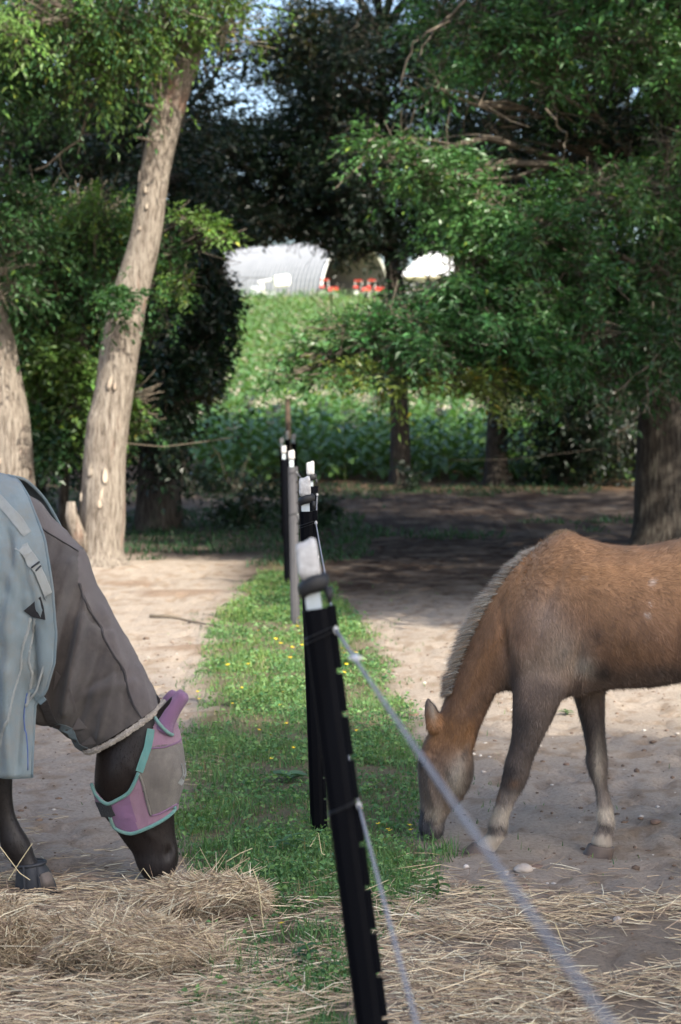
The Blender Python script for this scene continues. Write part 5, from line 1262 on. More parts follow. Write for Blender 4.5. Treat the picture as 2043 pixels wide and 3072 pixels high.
legB = loft([(1700, 2000, 1830, 2000, .05, YFa + 0.000), (1716, 2070, 1816, 2070, .06, YFa + 0.000), (1732, 2130, 1815, 2130, .052, YFa + -0.015), (1748, 2190, 1815, 2190, .044, YFa + -0.030), (1758, 2245, 1820, 2240, .038, YFa + -0.045), (1757, 2285, 1824, 2285, .040, YFa + -0.060), (1768, 2325, 1823, 2325, .036, YFa + -0.075), (1783, 2360, 1823, 2356, .026, YFa + -0.090), (1789, 2415, 1838, 2415, .025, YFa + -0.105), (1788, 2455, 1844, 2455, .031, YFa + -0.120),
    (1790, 2478, 1845, 2480, .034, YFa + -0.135), (1782, 2498, 1838, 2506, .028, YFa + -0.150), (1776, 2515, 1838, 2530, .031, YFa + -0.150), (1768, 2535, 1842, 2545, .036, YFa + -0.150)], 5, 20, 1)
def hind(dx, Yc, dz=0):
    return loft([(2230 + dx, 1850, 2440 + dx, 1850, .10, Yc * .4 + YP * .6), (2250 + dx, 1960, 2420 + dx, 1960, .09, Yc), (2280 + dx, 2050, 2405 + dx, 2060, .065, Yc), (2320 + dx, 2130, 2410 + dx, 2140, .045, Yc), (2355 + dx, 2200, 2440 + dx, 2190, .038, Yc), (2372 + dx, 2260, 2436 + dx, 2262, .034, Yc), (2368 + dx, 2350, 2416 + dx, 2352, .025, Yc), (2362 + dx, 2430, 2416 + dx, 2432, .026, Yc), (2354 + dx, 2468, 2416 + dx, 2474, .032, Yc), (2340 + dx, 2510, 2396 + dx, 2520, .028, Yc), (2328 + dx, 2535 + dz, 2404 + dx, 2545 + dz, .036, Yc)], 5, 20, 1)
hA, hB = hind(0, YP - .12), hind(-90, YP + .12)
def ear(tip, bl_, br_, Yc, w=.016): return loft([(bl_[0], bl_[1] + 26, br_[0], br_[1] + 20, w * 1.2, Yc), (bl_[0], bl_[1], br_[0], br_[1], w * 1.2, Yc), ((bl_[0] * .55 + tip[0] * .45) - 7, (bl_[1] + tip[1]) / 2, (br_[0] * .5 + tip[0] * .5) + 10, (br_[1] + tip[1]) / 2, w * 1.05, Yc), (tip[0] - 4, tip[1] + 14, tip[0] + 12, tip[1] + 16, w * .8, Yc), (tip[0] - 1, tip[1], tip[0] + 2, tip[1], w * .4, Yc)], 4, 16, 1)
ears = [ear((1281, 2086), (1276, 2168), (1320, 2172), YH - .05, .018), ear((1292, 2096), (1290, 2168), (1322, 2166), YH + .05)]
bumps = [(1266, 2280, 14, 16, .014, 0, 0), (1272, 2262, 22, 6, .008, .4, 0), (1300, 2262, 14, 14, -.010, 0, 0), (1345, 2420, 10, 50, -.008, .45, 0), (1316, 2470, 5, 26, -.010, 1.2, 0), (1290, 2350, 10, 60, .007, -.05, 0), (1290, 2300, 40, 12, .008, .9, 0), (1384, 2305, 24, 55, .016, .25, 0), (1340, 2335, 60, 10, -.012, 1.2, 0), (1300, 2390, 50, 8, .010, 1.35, 0), (1318, 2240, 24, 30, -.010, 0, 0), (1400, 2235, 10, 36, -.012, .5, 0), (1277, 2470, 9, 16, -.008, .1, 0), (1268, 2468, 8, 18, .005, 0, 0),
    (1600, 1900, 70, 120, .026, .35, 0), (1522, 1960, 12, 100, -.024, -.15, 0), (1560, 1990, 34, 60, .016, -.1, 0), (1500, 1900, 14, 120, .006, .45, 0), (1660, 2060, 60, 40, .018, .3, 0), (1730, 1990, 16, 80, -.024, .2, 0), (1650, 1790, 18, 130, -.014, .35, 0), (1690, 1760, 60, 60, .008, 0, 0), (1930, 1900, 150, 90, .015, 0, 0), (1460, 1950, 20, 130, .010, .45, 0), (1430, 2060, 12, 120, -.008, .55, 0),
    (2030, 1900, 26, 100, -.02, .2, 0), (2120, 1800, 70, 120, .02, 0, 0), (1400, 2210, 12, 50, -.008, .6, 0), (1780, 1700, 160, 20, .01, 0, 0), (1545, 2310, 16, 24, .005, 0, 0), (1792, 2285, 14, 22, .005, 0, 0)]
for kx in range(7): bumps.append((1800 + kx * 42, 1900, 7, 95, .0035, .18, 0))
bm_ = fuse('body', [torso, neck, head, legA, legB, hA, hB] + ears, .0105, 4, bumps, YP, [(1625, 2050, 80, 70), (1500, 2010, 40, 60)])
V, N = mesh_np(bm_); px, py = PINV(V)
gold = np.array([.34, .185, .090]); brown = np.array([.175, .096, .056]); greyb = np.array([.135, .100, .080]); dark = np.array([.040, .031, .028]); pale = np.array([.40, .345, .275]); soot = np.array([.03, .03, .036]); rust = np.array([.34, .17, .075])
n1 = fbm(V[:, 0] * 5, V[:, 1] * 5, V[:, 2] * 5, 4, 91)[:, None]; n2 = fbm(V[:, 0] * 22, V[:, 1] * 10, V[:, 2] * 12, 3, 92)[:, None]
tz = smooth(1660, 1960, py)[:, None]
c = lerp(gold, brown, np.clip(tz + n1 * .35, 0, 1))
c = lerp(c, greyb, smooth(1960, 2090, py + 60 * n1[:, 0])[:, None] * .8 * smooth(1440, 1540, px)[:, None])
def spot(cx_, cy_, rx, ry, rot=0, hard=0):
    dx, dy = px - cx_ + 22 * n1[:, 0], py - cy_ + 22 * n2[:, 0]; ca, sa = math.cos(rot), math.sin(rot); u = (dx * ca + dy * sa) / rx; v_ = (-dx * sa + dy * ca) / ry
    return np.exp(-(u * u + v_ * v_) * (1 + hard))[:, None]
c = lerp(c, np.array([.28, .22, .18]), spot(1640, 1850, 70, 80) * .6); c = lerp(c, np.array([.34, .29, .24]), spot(1690, 1960, 60, 70, .3) * .55); c = lerp(c, pale * .9, spot(1755, 2000, 40, 26, .5) * .75); c = lerp(c, np.array([.22, .185, .155]), spot(1600, 1990, 60, 60) * .5)
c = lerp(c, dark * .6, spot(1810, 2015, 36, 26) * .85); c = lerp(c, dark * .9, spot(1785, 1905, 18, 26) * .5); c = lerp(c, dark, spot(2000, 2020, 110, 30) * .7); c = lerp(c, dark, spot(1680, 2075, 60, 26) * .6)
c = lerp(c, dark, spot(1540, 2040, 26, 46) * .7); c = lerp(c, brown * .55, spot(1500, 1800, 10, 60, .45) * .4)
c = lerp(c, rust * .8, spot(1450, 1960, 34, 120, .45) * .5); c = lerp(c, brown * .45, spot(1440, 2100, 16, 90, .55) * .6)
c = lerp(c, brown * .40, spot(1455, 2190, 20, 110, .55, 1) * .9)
leg = smooth(2020, 2190, py + 50 * n1[:, 0])[:, None] * np.maximum(smooth(1490, 1510, px), (px > 1345) & (py > 2400))[:, None]
lc = lerp(dark * .9, greyb * .8, np.clip(.25 + n1 * 1.2, 0, 1)); lc = lerp(lc, pale * .8, spot(1800, 2290, 14, 70) * .8); lc = lerp(lc, dark * .55, spot(1535, 2315, 30, 18) * .8); lc = lerp(lc, rust * .6, spot(1540, 2350, 18, 10) * .35)
lc = lerp(lc, np.array([.20, .165, .14]), smooth(2350, 2400, py)[:, None] * .8); lc = lerp(lc, pale, smooth(2400, 2440, py)[:, None] * .8 * smooth(2490, 2450, py)[:, None]); lc = lerp(lc, dark * .8, spot(1490, 2485, 40, 8) * .9); lc = lerp(lc, dark * .8, spot(1815, 2478, 36, 8) * .9); lc = lerp(lc, pale * 1.1, smooth(2498, 2510, py)[:, None] * .65 * np.clip(.9 + n2, 0, 1))
far_leg = ((V[:, 1] > YP - .01) & (px > 1700))[:, None]; lc = np.where(far_leg & (py < 2260)[:, None], lc * .7, lc)  # upper far leg darkened for the shade behind the belly
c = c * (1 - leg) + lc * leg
# head
hd = smooth(1432, 1418, px)[:, None] * smooth(2130, 2180, py)[:, None] * (1 - ((px > 1345) & (py > 2450)))[:, None]
hc = lerp(rust * .62, greyb * .95, smooth(2200, 2330, py)[:, None]); hc = lerp(hc, np.array([.36, .31, .25]), spot(1372, 2330, 26, 70, .25) * .85); hc = lerp(hc, brown * .42, spot(1328, 2360, 12, 60, -.1) * .9); hc = lerp(hc, dark * .8, spot(1395, 2262, 10, 22, .3) * .8); hc = lerp(hc, dark, spot(1300, 2330, 26, 60) * .35); hc = lerp(hc, pale * .75, spot(1300, 2450, 30, 40) * .75); hc = lerp(hc, brown * .6, spot(1375, 2400, 24, 20) * .7)
edge = py + .35 * (px - 1290); hc = lerp(hc, soot, smooth(2440, 2466, py + 12 * n2[:, 0] + 30 * (px < 1275))[:, None] * smooth(.0, 1, 1) * (1 - spot(1310, 2465, 14, 30, .2) * .8)); hc = lerp(hc, soot, spot(1262, 2282, 14, 12, 0, .5) * .9)
c = c * (1 - hd) + hc * hd
er = ((py < 2172) & (px < 1330))[:, None]; c = np.where(er & (np.abs(V[:, 1] - YH) > .02)[:, None], lerp(rust * .8, greyb, smooth(2160, 2110, py)[:, None]), c); c = np.where(er, lerp(c, pale * .8, spot(1296, 2130, 9, 28) * .8), c)
for (sx, sy, rx, ry) in ((1953, 1748, 4.5, 9), (1940, 1844, 5, 5), (1746, 1732, 3, 3), (1948, 1810, 3, 6)):
    g = np.exp(-((px - sx) / rx) ** 2 - ((py - sy) / ry) ** 2)[:, None]; c = lerp(c, np.array([.7, .66, .6]), g * .9)
c = c * (1 + .22 * n2 + .10 * n1)
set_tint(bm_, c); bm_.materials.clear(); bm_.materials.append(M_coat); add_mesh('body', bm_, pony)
def flow_p(p_):
    px_, py_ = PINV(p_); f = np.tile(np.array([.55, 0, -.6]), (len(p_), 1)); f[(px_ < 1560) & (py_ < 2260)] = [.35, 0, -.95]; f[(py_ > 2080) & (px_ > 1480)] = [.05, 0, -1]; f[(px_ < 1440) & (py_ > 2180)] = [.0, 0, -1]; f[(py_ < 1760) & (px_ > 1600)] = [.9, 0, -.25]; f[(px_ > 1560) & (px_ < 1760) & (py_ > 1800) & (py_ < 2080)] = [.2, 0, -.9]; return f
fur('coat_hair', bm_, 150000, flow_p, pony, M_hair, (.012, .030), .0008, .22, 1.0, lambda q: (PINV(q)[0] < 2080) * (PINV(q)[1] < 2500) + .02)
# hooves
def hoof(quad_top, quad_bot, Yc, w, parent, m=M_hoof):
    V_, m_, n_ = loft([(*quad_top, w, Yc), ((quad_top[0] + quad_bot[0]) / 2, (quad_top[1] + quad_bot[1]) / 2, (quad_top[2] + quad_bot[2]) / 2, (quad_top[3] + quad_bot[3]) / 2, w * 1.12, Yc), (*quad_bot, w * 1.2, Yc)], 4, 20, 1)
    mb = MB(); mb._add(V_, [tuple(f) for f in loft_faces(m_, n_)] + [tuple(range(n_))[::-1], tuple((m_ - 1) * n_ + k for k in range(n_))]); return mb.build('hoof', m, parent, True)
hoof((1420, 2526, 1484, 2556), (1388, 2552, 1480, 2572), YN, .036, pony); hoof((1764, 2532, 1844, 2542), (1744, 2570, 1838, 2573), YFa - .15, .040, pony)
hoof((2326, 2530, 2404, 2540), (2306, 2562, 2396, 2564), YP - .12, .038, pony); hoof((2236, 2530, 2314, 2540), (2216, 2540, 2306, 2545), YP + .12, .038, pony)
for sy in (-1, 1):
    mb = MB(); c_ = P(1268, 2284, YH + sy * .062); bm = bmesh.new(); bmesh.ops.create_uvsphere(bm, u_segments=16, v_segments=10, radius=.017); bm.verts.index_update(); mb._add([v_.co + c_ for v_ in bm.verts], [[v_.index for v_ in f.verts] for f in bm.faces]); bm.free(); mb.build('eye', M_eye, pony, True)
# mane
def strands(name, roots, dirs, L, W, col, parent, droop=.5, seg=3, stuff=True):
    n = len(roots); V_ = []; s = unit(np.cross(dirs, rng.normal(size=(n, 3)))) * np.asarray(W)[:, None]
    ds = unit(dirs)
    for k in range(seg + 1):
        t = k / seg; p_ = roots + ds * L[:, None] * t - np.array([0, 0, 1]) * (L * droop)[:, None] * t * t; ww = s * (1 - .85 * t); V_ += [p_ - ww, p_ + ww]
    V_ = np.stack(V_, 1).reshape(-1, 3); i = np.arange(n) * (2 * seg + 2); Fs = [np.stack([i + 2 * k, i + 2 * k + 1, i + 2 * k + 3, i + 2 * k + 2], -1) for k in range(seg)]
    o = add_mesh(name, mesh_arrays(name, V_, np.concatenate(Fs), M_hair, np.repeat(col, 2 * seg + 2, 0)), parent)
    if stuff: o['kind'] = 'stuff'
    return o
crest = cr_np([(1650, 1616), (1600, 1652), (1530, 1716), (1464, 1806), (1412, 1905), (1372, 2005), (1345, 2080)], 12)
n = 15000; u = rng.random(n) ** .9; ci = u * (len(crest) - 1); i0 = np.minimum(ci.astype(int), len(crest) - 2); fr = (ci - i0)[:, None]; cp = crest[i0] * (1 - fr) + crest[i0 + 1] * fr; tg = unit(crest[i0 + 1] - crest[i0])
nrm = np.stack([tg[:, 1], -tg[:, 0]], -1); nrm = np.where(nrm[:, :1] > 0, -nrm, nrm)
roots = PA(cp[:, 0] + nrm[:, 0] * -10, cp[:, 1] + nrm[:, 1] * -10, YP + rng.normal(size=n) * .014 + .015 * np.sin(u * 9))
env = np.interp(u, [0, .12, .22, .3, .5, .8, 1], [.012, .018, .045, .055, .062, .058, .03])
d3 = np.stack([nrm[:, 0] + tg[:, 0] * .35, rng.normal(size=n) * .22, -(nrm[:, 1] + tg[:, 1] * .35)], -1) + rng.normal(size=(n, 3)) * .20
d3 = d3 + .45 * np.stack([.25 * fbm(u * 30, 0, 0, 2, 141), .5 * fbm(u * 22, 5, 0, 2, 142), .3 * fbm(u * 30, 9, 0, 2, 143)], -1)
cm = lerp(np.array([.10, .095, .09]), np.array([.45, .43, .38]), np.clip(.9 - .6 * u + .5 * fbm(u * 14, 0, 0, 2, 95) + rng.normal(size=n) * .25, 0, 1)[:, None]); cm = lerp(cm, np.array([.30, .18, .10]), (rng.random((n, 1)) < .25) * .8)
strands('mane', roots, d3, env * rng.uniform(.35, 1.15, n) * (1 + .4 * fbm(u * 35, 2, 0, 2, 144)) + .012, np.full(n, .0008), cm, pony, .25)
n = 500; tx_ = rng.normal(size=n) * 20 + 1688; roots = PA(tx_, np.interp(tx_, [1600, 1650, 1690, 1740], [1655, 1618, 1602, 1614]), YP + rng.normal(size=n) * .02); strands('withers_tuft', roots, np.stack([-.2 + rng.normal(size=n) * .35, rng.normal(size=n) * .3, np.full(n, .8)], -1), rng.uniform(.010, .030, n), np.full(n, .0007), np.tile([.32, .22, .13], (n, 1)) * rng.uniform(.7, 1.2, (n, 1)), pony, .1)
n = 500; roots = PA(rng.normal(size=n) * 8 + 1325, rng.normal(size=n) * 8 + 2160, YH + rng.normal(size=n) * .015); strands('forelock', roots, np.stack([-.9 + rng.normal(size=n) * .2, rng.normal(size=n) * .2, -.5 + rng.normal(size=n) * .3], -1), rng.uniform(.02, .05, n), np.full(n, .0007), np.tile([.22, .15, .09], (n, 1)) * rng.uniform(.7, 1.3, (n, 1)), pony, .3)
n = 2500; roots = PA(rng.normal(size=n) * 8 + 2440, rng.normal(size=n) * 16 + 1740, YP + rng.normal(size=n) * .02); strands('tail', roots, np.stack([.25 + rng.normal(size=n) * .12, rng.normal(size=n) * .15, np.full(n, -1.0)], -1), rng.uniform(.5, .85, n), np.full(n, .0012), np.tile([.42, .36, .28], (n, 1)) * rng.uniform(.5, 1.2, (n, 1)), pony, .1)

# ---- dark horse on the left in rug, neck cover and fly mask
YL = 6.5
horse = empty('dark_horse', (P(-500, 1276, YL).x, YL, 0), 'dark horse in faded blue rug, brown neck cover and pink fly mask, nosing the hay', 'horse')
Ln = YL - .16
torsoL = loft([(60, 1960, 50, 2060, .06, YL), (55, 1780, 50, 2130, .12, YL), (20, 1580, 10, 2170, .18, YL), (-60, 1450, -80, 2180, .24, YL), (-180, 1420, -200, 2150, .27, YL), (-400, 1470, -400, 2140, .30, YL), (-650, 1480, -650, 2120, .31, YL), (-900, 1440, -900, 2060, .30, YL), (-1100, 1470, -1080, 2020, .26, YL), (-1220, 1580, -1190, 1960, .18, YL), (-1260, 1700, -1240, 1850, .08, YL)], 4, 32, .92)
neckL = loft([(0, 1480, -60, 2120, .14, YL), (60, 1530, 20, 2130, .13, YL), (140, 1600, 115, 2120, .11, YL), (215, 1690, 180, 2120, .10, YL), (272, 1800, 220, 2140, .09, YL), (338, 1910, 262, 2170, .085, YL), (400, 2020, 285, 2200, .08, YL), (452, 2085, 300, 2240, .08, YL)], 6, 32, .95)
headsec = [(462, 2070, 300, 2205, .080, YL), (500, 2130, 288, 2275, .098, YL), (528, 2200, 284, 2340, .108, YL), (537, 2275, 288, 2392, .103, YL), (533, 2350, 306, 2438, .086, YL), (524, 2415, 340, 2480, .070, YL), (524, 2480, 372, 2525, .061, YL), (532, 2535, 398, 2560, .058, YL), (536, 2575, 408, 2590, .060, YL), (526, 2612, 420, 2615, .053, YL), (500, 2642, 436, 2636, .034, YL)]
headL = loft(headsec, 7, 36, .92)
legL = loft([(-140, 1950, 70, 1950, .08, Ln + .04), (-120, 2090, 60, 2090, .09, Ln + .02), (-90, 2200, 50, 2200, .075, Ln), (-62, 2290, 38, 2290, .052, Ln), (-50, 2345, 38, 2345, .046, Ln), (-38, 2395, 38, 2390, .038, Ln), (-22, 2440, 46, 2440, .030, Ln), (-8, 2490, 64, 2482, .032, Ln), (0, 2530, 84, 2512, .040, Ln), (12, 2562, 98, 2545, .040, Ln), (34, 2588, 108, 2574, .034, Ln), (48, 2612, 124, 2596, .042, Ln)], 5, 22, 1)
legL2 = loft([(-200, 1950, 10, 1950, .08, YL + .12), (-190, 2200, -50, 2200, .07, YL + .14), (-180, 2345, -90, 2345, .046, YL + .15), (-165, 2450, -100, 2450, .032, YL + .15), (-160, 2540, -80, 2530, .04, YL + .15), (-140, 2600, -60, 2590, .04, YL + .15)], 5, 20, 1)
def hindL(dx, Yc): return loft([(-1200 + dx, 1800, -950 + dx, 1800, .12, YL * .6 + Yc * .4), (-1190 + dx, 2000, -1000 + dx, 2000, .10, Yc), (-1180 + dx, 2120, -1060 + dx, 2110, .06, Yc), (-1210 + dx, 2230, -1120 + dx, 2220, .045, Yc), (-1200 + dx, 2330, -1130 + dx, 2330, .034, Yc), (-1185 + dx, 2480, -1110 + dx, 2480, .036, Yc), (-1165 + dx, 2560, -1090 + dx, 2550, .036, Yc), (-1160 + dx, 2620, -1060 + dx, 2610, .045, Yc)], 5, 20, 1)
earL = [loft([(455, 2150, 500, 2190, .030, YL + s_ * .055), (478, 2130, 520, 2160, .030, YL + s_ * .06), (505, 2095, 545, 2120, .026, YL + s_ * .065), (530, 2078, 552, 2092, .012, YL + s_ * .065)], 4, 14, 1) for s_ in (-1, 1)]
bumpsL = [(330, 2330, 40, 60, .012, .3, 0), (430, 2350, 80, 12, .006, .9, 0), (500, 2300, 20, 26, .008, 0, 0), (508, 2560, 10, 18, -.012, .2, 0), (522, 2556, 9, 22, .008, .1, 0), (478, 2580, 7, 34, -.006, 0, 0), (440, 2500, 30, 10, .004, .7, 0), (400, 2440, 10, 40, -.005, .7, 0)]
bl_ = fuse('body', [torsoL, neckL, headL, legL, legL2, hindL(0, YL - .14), hindL(90, YL + .14)] + earL, .0115, 3, bumpsL, YL)
V, N = mesh_np(bl_); px, py = PINV(V); n1 = fbm(V[:, 0] * 9, V[:, 1] * 9, V[:, 2] * 9, 4, 97)[:, None]
c = np.tile(np.array([.011, .0066, .0055]), (len(V), 1)) * (1 + .5 * n1); c = lerp(c, np.array([.022, .018, .018]), smooth(2540, 2600, py)[:, None] * .7); c = lerp(c, np.array([.012, .010, .010]), (px < 110)[:, None] * .6)
set_tint(bl_, c); bl_.materials.clear(); bl_.materials.append(M_dcoat); add_mesh('body', bl_, horse)
fur('coat_hair', bl_, 26000, lambda p_: np.tile(np.array([.1, 0, -1.0]), (len(p_), 1)), horse, M_hair_d, (.006, .014), .0006, .10, 1.0, lambda q: (PINV(q)[0] > -60) * (PINV(q)[1] > 2200) + .001)
for s_ in (-1, 1):
    mb = MB(); c_ = P(498, 2300, YL + s_ * .085); bm = bmesh.new(); bmesh.ops.create_uvsphere(bm, u_segments=16, v_segments=10, radius=.013); bm.verts.index_update(); mb._add([v_.co + c_ for v_ in bm.verts], [[v_.index for v_ in f.verts] for f in bm.faces]); bm.free(); mb.build('eye', M_eye, horse, True)
# hoof boot
M_boot = mat_simple('boot_rubber', (.030, .032, .038), (.015, .016, .02), 22, .6, .4, .003)
M_mud = mat_simple('boot_patch', (.16, .13, .11), (.09, .075, .065), 25, .85, .3)
V_, m_, n_ = loft([(42, 2592, 132, 2585, .048, Ln), (50, 2604, 136, 2594, .052, Ln), (48, 2625, 150, 2615, .058, Ln), (46, 2655, 166, 2650, .064, Ln), (46, 2682, 174, 2680, .068, Ln), (48, 2694, 172, 2692, .066, Ln)], 4, 28, .95)
boot = MB(); boot._add(V_, [tuple(f) for f in loft_faces(m_, n_)] + [tuple(range(n_))[::-1], tuple((m_ - 1) * n_ + k for k in range(n_))]); bo = boot.build('hoof_boot', M_boot, horse, True)
def ring_at(sec, Yc, w, r, name, mat, parent, n=26):
    a_, b_ = P(sec[0], sec[1], Yc), P(sec[2], sec[3], Yc); mb = MB(); mb.tube([(a_ + b_) / 2 + (a_ - b_) / 2 * math.cos(t) + Vector((0, w * math.sin(t), 0)) for t in np.linspace(0, 2 * math.pi, n)], r, 6, cap=False); return mb.build(name, mat, parent, True)
ring_at((38, 2594, 136, 2586), Ln, .050, .006, 'rim', M_boot, bo); ring_at((44, 2690, 176, 2688), Ln, .069, .006, 'sole', M_boot, bo)
mb = MB(); mb.box(P(140, 2645, Ln - .055), (.048, .02, .062), Matrix.Rotation(-.2, 3, 'Y') @ Matrix.Rotation(.5, 3, 'Z'), bev=.007); mb.build('patch', M_mud, bo, True)
for x0_, x1_ in ((112, 122), (70, 76)):
    mb = MB(); mb.tube([P(x0_, 2600, Ln - .060), P((x0_ + x1_) / 2, 2640, Ln - .068), P(x1_, 2682, Ln - .072)], .004, 6); mb.build('buckle_strap', M_boot, bo)

# tree of BVHs to lay trim onto cloth
def bvh_of(me):
    V_ = [v_.co for v_ in me.vertices]; return BVHTree.FromPolygons(V_, [tuple(p_.vertices) for p_ in me.polygons])
def lay(bvh, px_, py_, off=.003, default=None):
    o_ = Vector((0, 0, EYE)); d_ = (P(px_, py_, 6.0) - o_).normalized(); loc, nn, idx, dist = bvh.ray_cast(o_, d_)
    if loc is None: return P(px_, py_, default or YL)
    if nn.dot(d_) > 0: nn = -nn
    return loc + nn * off
def dense(pl, step=10):
    out = []
    for (x0_, y0_), (x1_, y1_) in zip(pl[:-1], pl[1:]):
        k = max(1, int(math.hypot(x1_ - x0_, y1_ - y0_) / step))
        for i in range(k): out.append((x0_ + (x1_ - x0_) * i / k, y0_ + (y1_ - y0_) * i / k))
    out.append(pl[-1]); return out
def piping(bvh, pl, r, name, mat, parent, off=.003, default=None, curve=True, ecc=1.0, step=8):
    if curve and len(pl) > 2: pl = [tuple(q_) for q_ in cr_np(pl, 4)]
    pts = [lay(bvh, a_, b_, off, default) for a_, b_ in dense(pl, step)]
    # remove depth jumps
    for i in range(1, len(pts) - 1):
        if (pts[i] - (pts[i - 1] + pts[i + 1]) / 2).length > .05: pts[i] = (pts[i - 1] + pts[i + 1]) / 2
    mb = MB(); mb.tube(pts, r, 7, ecc=ecc); return mb.build(name, mat, parent, True)
def band(bvh, pl, wpx, name, mat, parent, off=.004, default=None, thick=.002):
    pl = dense([tuple(q_) for q_ in cr_np(pl, 3)] if len(pl) > 2 else pl, 10); A, B = [], []
    for i, (a_, b_) in enumerate(pl):
        p0, p1 = pl[max(i - 1, 0)], pl[min(i + 1, len(pl) - 1)]; tx, ty = p1[0] - p0[0], p1[1] - p0[1]; l_ = math.hypot(tx, ty) or 1; nx, ny = -ty / l_ * wpx / 2, tx / l_ * wpx / 2
        A.append(lay(bvh, a_ + nx, b_ + ny, off, default)); B.append(lay(bvh, a_ - nx, b_ - ny, off, default))
    V_ = A + B + [v_ + Vector((0, thick + off, 0)) for v_ in A] + [v_ + Vector((0, thick + off, 0)) for v_ in B]; k = len(A); fs = []
    for i in range(k - 1): fs += [(i, i + 1, k + i + 1, k + i), (i, 2 * k + i, 2 * k + i + 1, i + 1), (k + i + 1, 3 * k + i + 1, 3 * k + i, k + i)]
    fs += [(0, k, 3 * k, 2 * k), (k - 1, 3 * k - 1, 4 * k - 1, 2 * k - 1)]
    mb = MB(); mb._add(V_, fs); return mb.build(name, mat, parent, False)

def mat_cloth(name, a, b, dirt, scale=9, rough=.85, weave=900, wstr=.25, streak=(1, 1, .3), sheen=.2):
    m, nt, p_ = new_mat(name); v_ = obj_vec(nt, streak); n_ = noise_node(nt, scale, 7, .7, v_)
    base = ramp(nt, n_, [(.28, b), (.68, a)]); n2_ = noise_node(nt, 5.5, 8, .75, obj_vec(nt))
    nt.links.new(mixc(nt, ramp(nt, n2_, [(.47, (0, 0, 0)), (.66, (.85, .85, .85))]), base, dirt), p_.inputs['Base Color'])
    p_.inputs['Roughness'].default_value = rough; p_.inputs['Specular IOR Level'].default_value = .2; p_.inputs['Sheen Weight'].default_value = sheen
    add = nt.nodes.new('ShaderNodeMath'); add.operation = 'ADD'; nt.links.new(noise_node(nt, 26, 5, .6, v_), add.inputs[0]); nt.links.new(noise_node(nt, weave, 2, .5, obj_vec(nt)), add.inputs[1])
    bump(nt, p_, add.outputs[0], min(1, wstr * 2.4), .010); return m
M_rug = mat_cloth('faded_rug', (.225, .28, .30), (.16, .205, .225), (.225, .22, .195))
M_neck_c = mat_cloth('neck_cover', (.085, .073, .069), (.055, .047, .046), (.125, .108, .098))
M_neck_l = mat_cloth('neck_cover_top', (.135, .115, .113), (.10, .085, .084), (.16, .14, .13))
M_pink = mat_cloth('pink_mesh', (.35, .205, .275), (.27, .15, .21), (.30, .19, .24), 12)
M_purple = mat_cloth('purple_mesh', (.27, .145, .25), (.20, .10, .19), (.24, .13, .24), 12)
M_eyemesh = mat_cloth('eye_mesh', (.21, .185, .16), (.13, .115, .105), (.26, .235, .20), 10)
M_teal = mat_cloth('teal_piping', (.16, .34, .31), (.10, .25, .23), (.2, .3, .26), 40)
M_fleece = mat_cloth('fleece_edge', (.50, .45, .40), (.33, .29, .25), (.4, .34, .28), 60, .95, 300, .9)
M_velcro = mat_cloth('black_velcro', (.014, .014, .018), (.01, .01, .012), (.03, .03, .03), 50)
M_webbing = mat_cloth('grey_webbing', (.33, .35, .34), (.26, .28, .28), (.3, .3, .27), 40)
M_binding = mat_cloth('blue_binding', (.16, .22, .25), (.11, .16, .19), (.2, .22, .22), 30)
M_lining = mat_cloth('dark_lining', (.045, .040, .042), (.03, .027, .03), (.08, .07, .07), 20)
M_bluecord = mat_simple('blue_cord', (.06, .11, .30), None, 20, .7, 0)

# neck cover
csec = [(20, 1420, -30, 2160, .245, YL), (60, 1470, 40, 2168, .225, YL), (130, 1530, 90, 2170, .185, YL), (205, 1598, 130, 2172, .160, YL), (246, 1648, 150, 2175, .150, YL), (290, 1755, 172, 2180, .142, YL), (345, 1860, 195, 2195, .134, YL), (405, 1962, 222, 2215, .126, YL), (456, 2052, 245, 2235, .118, YL), (487, 2108, 262, 2248, .112, YL)]
Vn, mn, nn_ = loft(csec, 10, 72, .95)
Vn = Vn.reshape(mn, nn_, 3)
ctrs = Vn.mean(1, keepdims=True); dirs = unit(Vn - ctrs)
fx = Vn[..., 0]; fz = Vn[..., 2]; fy = Vn[..., 1]
pnx, pny = PINV(Vn.reshape(-1, 3)); pnx = pnx.reshape(mn, nn_); pny = pny.reshape(mn, nn_)
def fold(x0_, y0_, x1_, y1_, wid, amp):
    """a soft crease along the line from (x0,y0) to (x1,y1) in the side view"""
    dx, dy = x1_ - x0_, y1_ - y0_; l_ = math.hypot(dx, dy); t = ((pnx - x0_) * dx + (pny - y0_) * dy) / l_; s_ = ((pnx - x0_) * dy - (pny - y0_) * dx) / l_
    return np.exp(-(s_ / wid) ** 2) * smooth(-30, 10, t) * smooth(l_ + 30, l_ - 10, t) * amp
dsp = .016 * fbm(fx * 7, fz * 5, fy * 4, 4, 33) + .010 * fbm(fx * 20, fz * 12, fy * 9, 3, 34)
for q in ((232, 1790, 150, 2080, 26, -.030), (250, 1800, 200, 2120, 16, .016), (215, 1700, 130, 1990, 18, .010), (300, 1960, 230, 2180, 14, -.010), (340, 1990, 300, 2210, 12, .009), (385, 2010, 370, 2190, 12, -.007), (175, 1640, 90, 1900, 16, -.010), (230, 1830, 330, 1890, 10, -.008), (260, 2080, 400, 2050, 14, .006), (310, 1830, 360, 1990, 12, .007),
          (225, 2080, 350, 2010, 8, -.007), (100, 1620, 160, 1800, 10, .006), (420, 2010, 440, 2130, 10, .006), (245, 1650, 300, 1720, 18, .008)): dsp = dsp + 1.5 * fold(*q)
dsp = np.maximum(dsp * 1.3, -.03)
